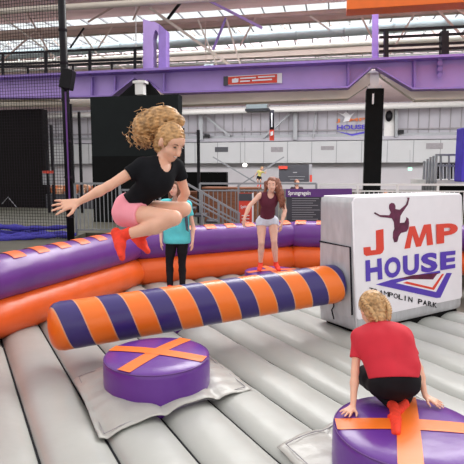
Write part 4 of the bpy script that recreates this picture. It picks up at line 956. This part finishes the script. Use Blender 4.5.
rK, bK = build_person('person', 'child in turquoise t-shirt and black trousers standing behind the leaping girl', K1, s=.92, res=.01, skin='skinb', shirt=('turquoise_tshirt', 'teal'), sleeve=.5, pants=('black_trousers', 'pants'), pant_len=2.0,
    hands=[(K1['wrR'], (.05, 0, -1), (.8, .3, 0), 1, .95, .35), (K1['wrL'], (-.1, 0, -1), (-.8, .3, 0), -1, .95, .35)], face='calm', hairf=shoulderhair, thick=1.1, hem=(P(177, 243, 7.3), (0, 0, -1)), chest=1.12, loose=.03, shirt_extra=[cone(P(170.5, 210, 7.25), P(169.5, 240, 7.3), .09, .095), cone(P(182, 210, 7.25), P(184, 240, 7.3), .09, .095)])
obj('shirt_print', MB().prism([P(x, y, 7.13) for x, y in ((184.5, 213), (187, 211), (188, 222), (188.5, 232), (186, 230), (185, 222))], V(0, .03, 0)), M['gfx'], rK)

# small far people
def stander(px, ptop, d, h, lab, top, hair, yaw=0, name='person'):
    t_ = P(px, ptop, d); x, y, z1 = t_; z0 = z1 - h; k = h / 1.6
    q = lambda dx, dz, dy=0: V(x + dx * k, y + dy * k, z0 + dz * k)
    Jd = dict(head=q(0, 1.47), hup=(0, 0, 1), hfwd=(.3, -1, 0), hs=k * 1.05, neck=q(0, 1.33), chest=q(0, 1.18), pelvis=q(0, .84), shR=q(-.17, 1.28), shL=q(.17, 1.28), elR=q(-.25, 1.03), wrR=q(-.24, .8, -.05), elL=q(.25, 1.03), wrL=q(.24, .8, -.05),
        hipR=q(-.08, .82), hipL=q(.08, .82), knR=q(-.09, .44), knL=q(.09, .44), anR=q(-.09, .07), anL=q(.09, .07), toeR=q(-.1, .03, -.14), toeL=q(.1, .03, -.14), fupR=(0, 0, 1), fupL=(0, 0, 1), base=q(0, 0))
    return build_person(name, lab, Jd, s=k, res=.016 * max(k, .7), shirt=('top', top), pants=('trousers', 'pants'), pant_len=1.9, hairf=short(hair), face=None, hands=[(Jd['wrR'], (0, 0, -1), (1, 0, 0), 1, k, .3), (Jd['wrL'], (0, 0, -1), (-1, 0, 0), -1, k, .3)])
p = P(297, 179.5, 14.5)
stander(297, 179.2, 14.5, p[2] - .5, 'small child in dark top behind the rules board, head showing above it', 'sgrey', 'hbrown')
p = P(385.5, 189.5, 14.5)
stander(385.5, 189.5, 14.5, p[2] - .5, 'small child behind the logo box, only the hair showing above it', 'sgrey', 'hdark')
d = 29
T1 = dict(head=P(262, 168.5, d), hup=(.3, 0, 1), hfwd=(.3, -1, -.2), hs=1.0, neck=P(261, 170.7, d), chest=P(260, 172.5, d), pelvis=P(259, 177, d), shR=P(258.3, 171, d), shL=P(263, 172, d), elR=P(256, 174, d), wrR=P(254, 177, d), elL=P(265.5, 173.5, d), wrL=P(266, 171, d),
    hipR=P(258, 177.5, d), hipL=P(260.3, 177.5, d), knR=P(257.6, 180, d - .2), knL=P(260.5, 180.3, d - .2), anR=P(258.5, 184, d), anL=P(260.8, 184.3, d), toeR=P(257.6, 186.3, d - .1), toeL=P(260.5, 186.5, d - .1), fupR=(0, -1, .3), fupL=(0, -1, .3), base=P(259, 177, d))
build_person('person', 'tiny far jumper in yellow top and black shorts in mid-air before the white wall', T1, s=.85, res=.02, shirt=('yellow_top', 'yellow'), pants=('black_shorts', 'pants'), pant_len=.8, hairf=short('hblond2'), face=None, socks=.3,
    hands=[(T1['wrR'], (-.5, 0, -1), (1, 0, 0), 1, .9, .3), (T1['wrL'], (0, 0, 1), (-1, 0, 0), -1, .9, .3)])

# ------------------------------------------------------------------ light
W = bpy.data.worlds.new('world'); bpy.context.scene.world = W; W.use_nodes = True
bg = W.node_tree.nodes['Background']; bg.inputs[0].default_value = (1, .985, .97, 1); bg.inputs[1].default_value = .95
def area(name, loc, target, sx, sy, power, col=(1, 1, 1)):
    l = bpy.data.lights.new(name, 'AREA'); l.shape = 'RECTANGLE'; l.size = sx; l.size_y = sy; l.energy = power; l.color = col
    o = bpy.data.objects.new(name, l); C.objects.link(o); o.location = loc
    dv = mathutils.Vector(V(target) - V(loc)); o.rotation_euler = dv.to_track_quat('-Z', 'Y').to_euler(); return o
for k, a in enumerate((-14, 0, 14)):
    o = area('skylight_daylight', BF(a, 21.75, ROOF + .6), BF(a, 21.75, 0), 14, 5.6, 800, (.95, .98, 1))
    o.rotation_euler = (0, 0, math.atan2(BU[1], BU[0]))
o = area('skylight_daylight', BF(0, 26.6, ROOF + .6), BF(0, 26.6, 0), 42, 2.0, 700, (.95, .98, 1)); o.rotation_euler = (0, 0, math.atan2(BU[1], BU[0]))
o = area('arena_fill_light', BF(3, 14.6, 9.2), BF(3, 6.0, 0), 15, 3.2, 1400, (1, .99, .97))  # added unseen light above the arena, throws the soft shadows forward
o = area('far_wall_fill_light', BF(0, 31, 7.2), BF(0, 46, 2.0), 40, 3, 2600)  # added unseen light that brightens the far wall
sc = bpy.context.scene; sc.view_settings.view_transform = 'Standard'; sc.view_settings.look = 'None'; sc.view_settings.gamma = 1; sc.view_settings.exposure = 0.42
for o in bpy.data.objects:
    if 'wo' in o.keys(): del o['wo']
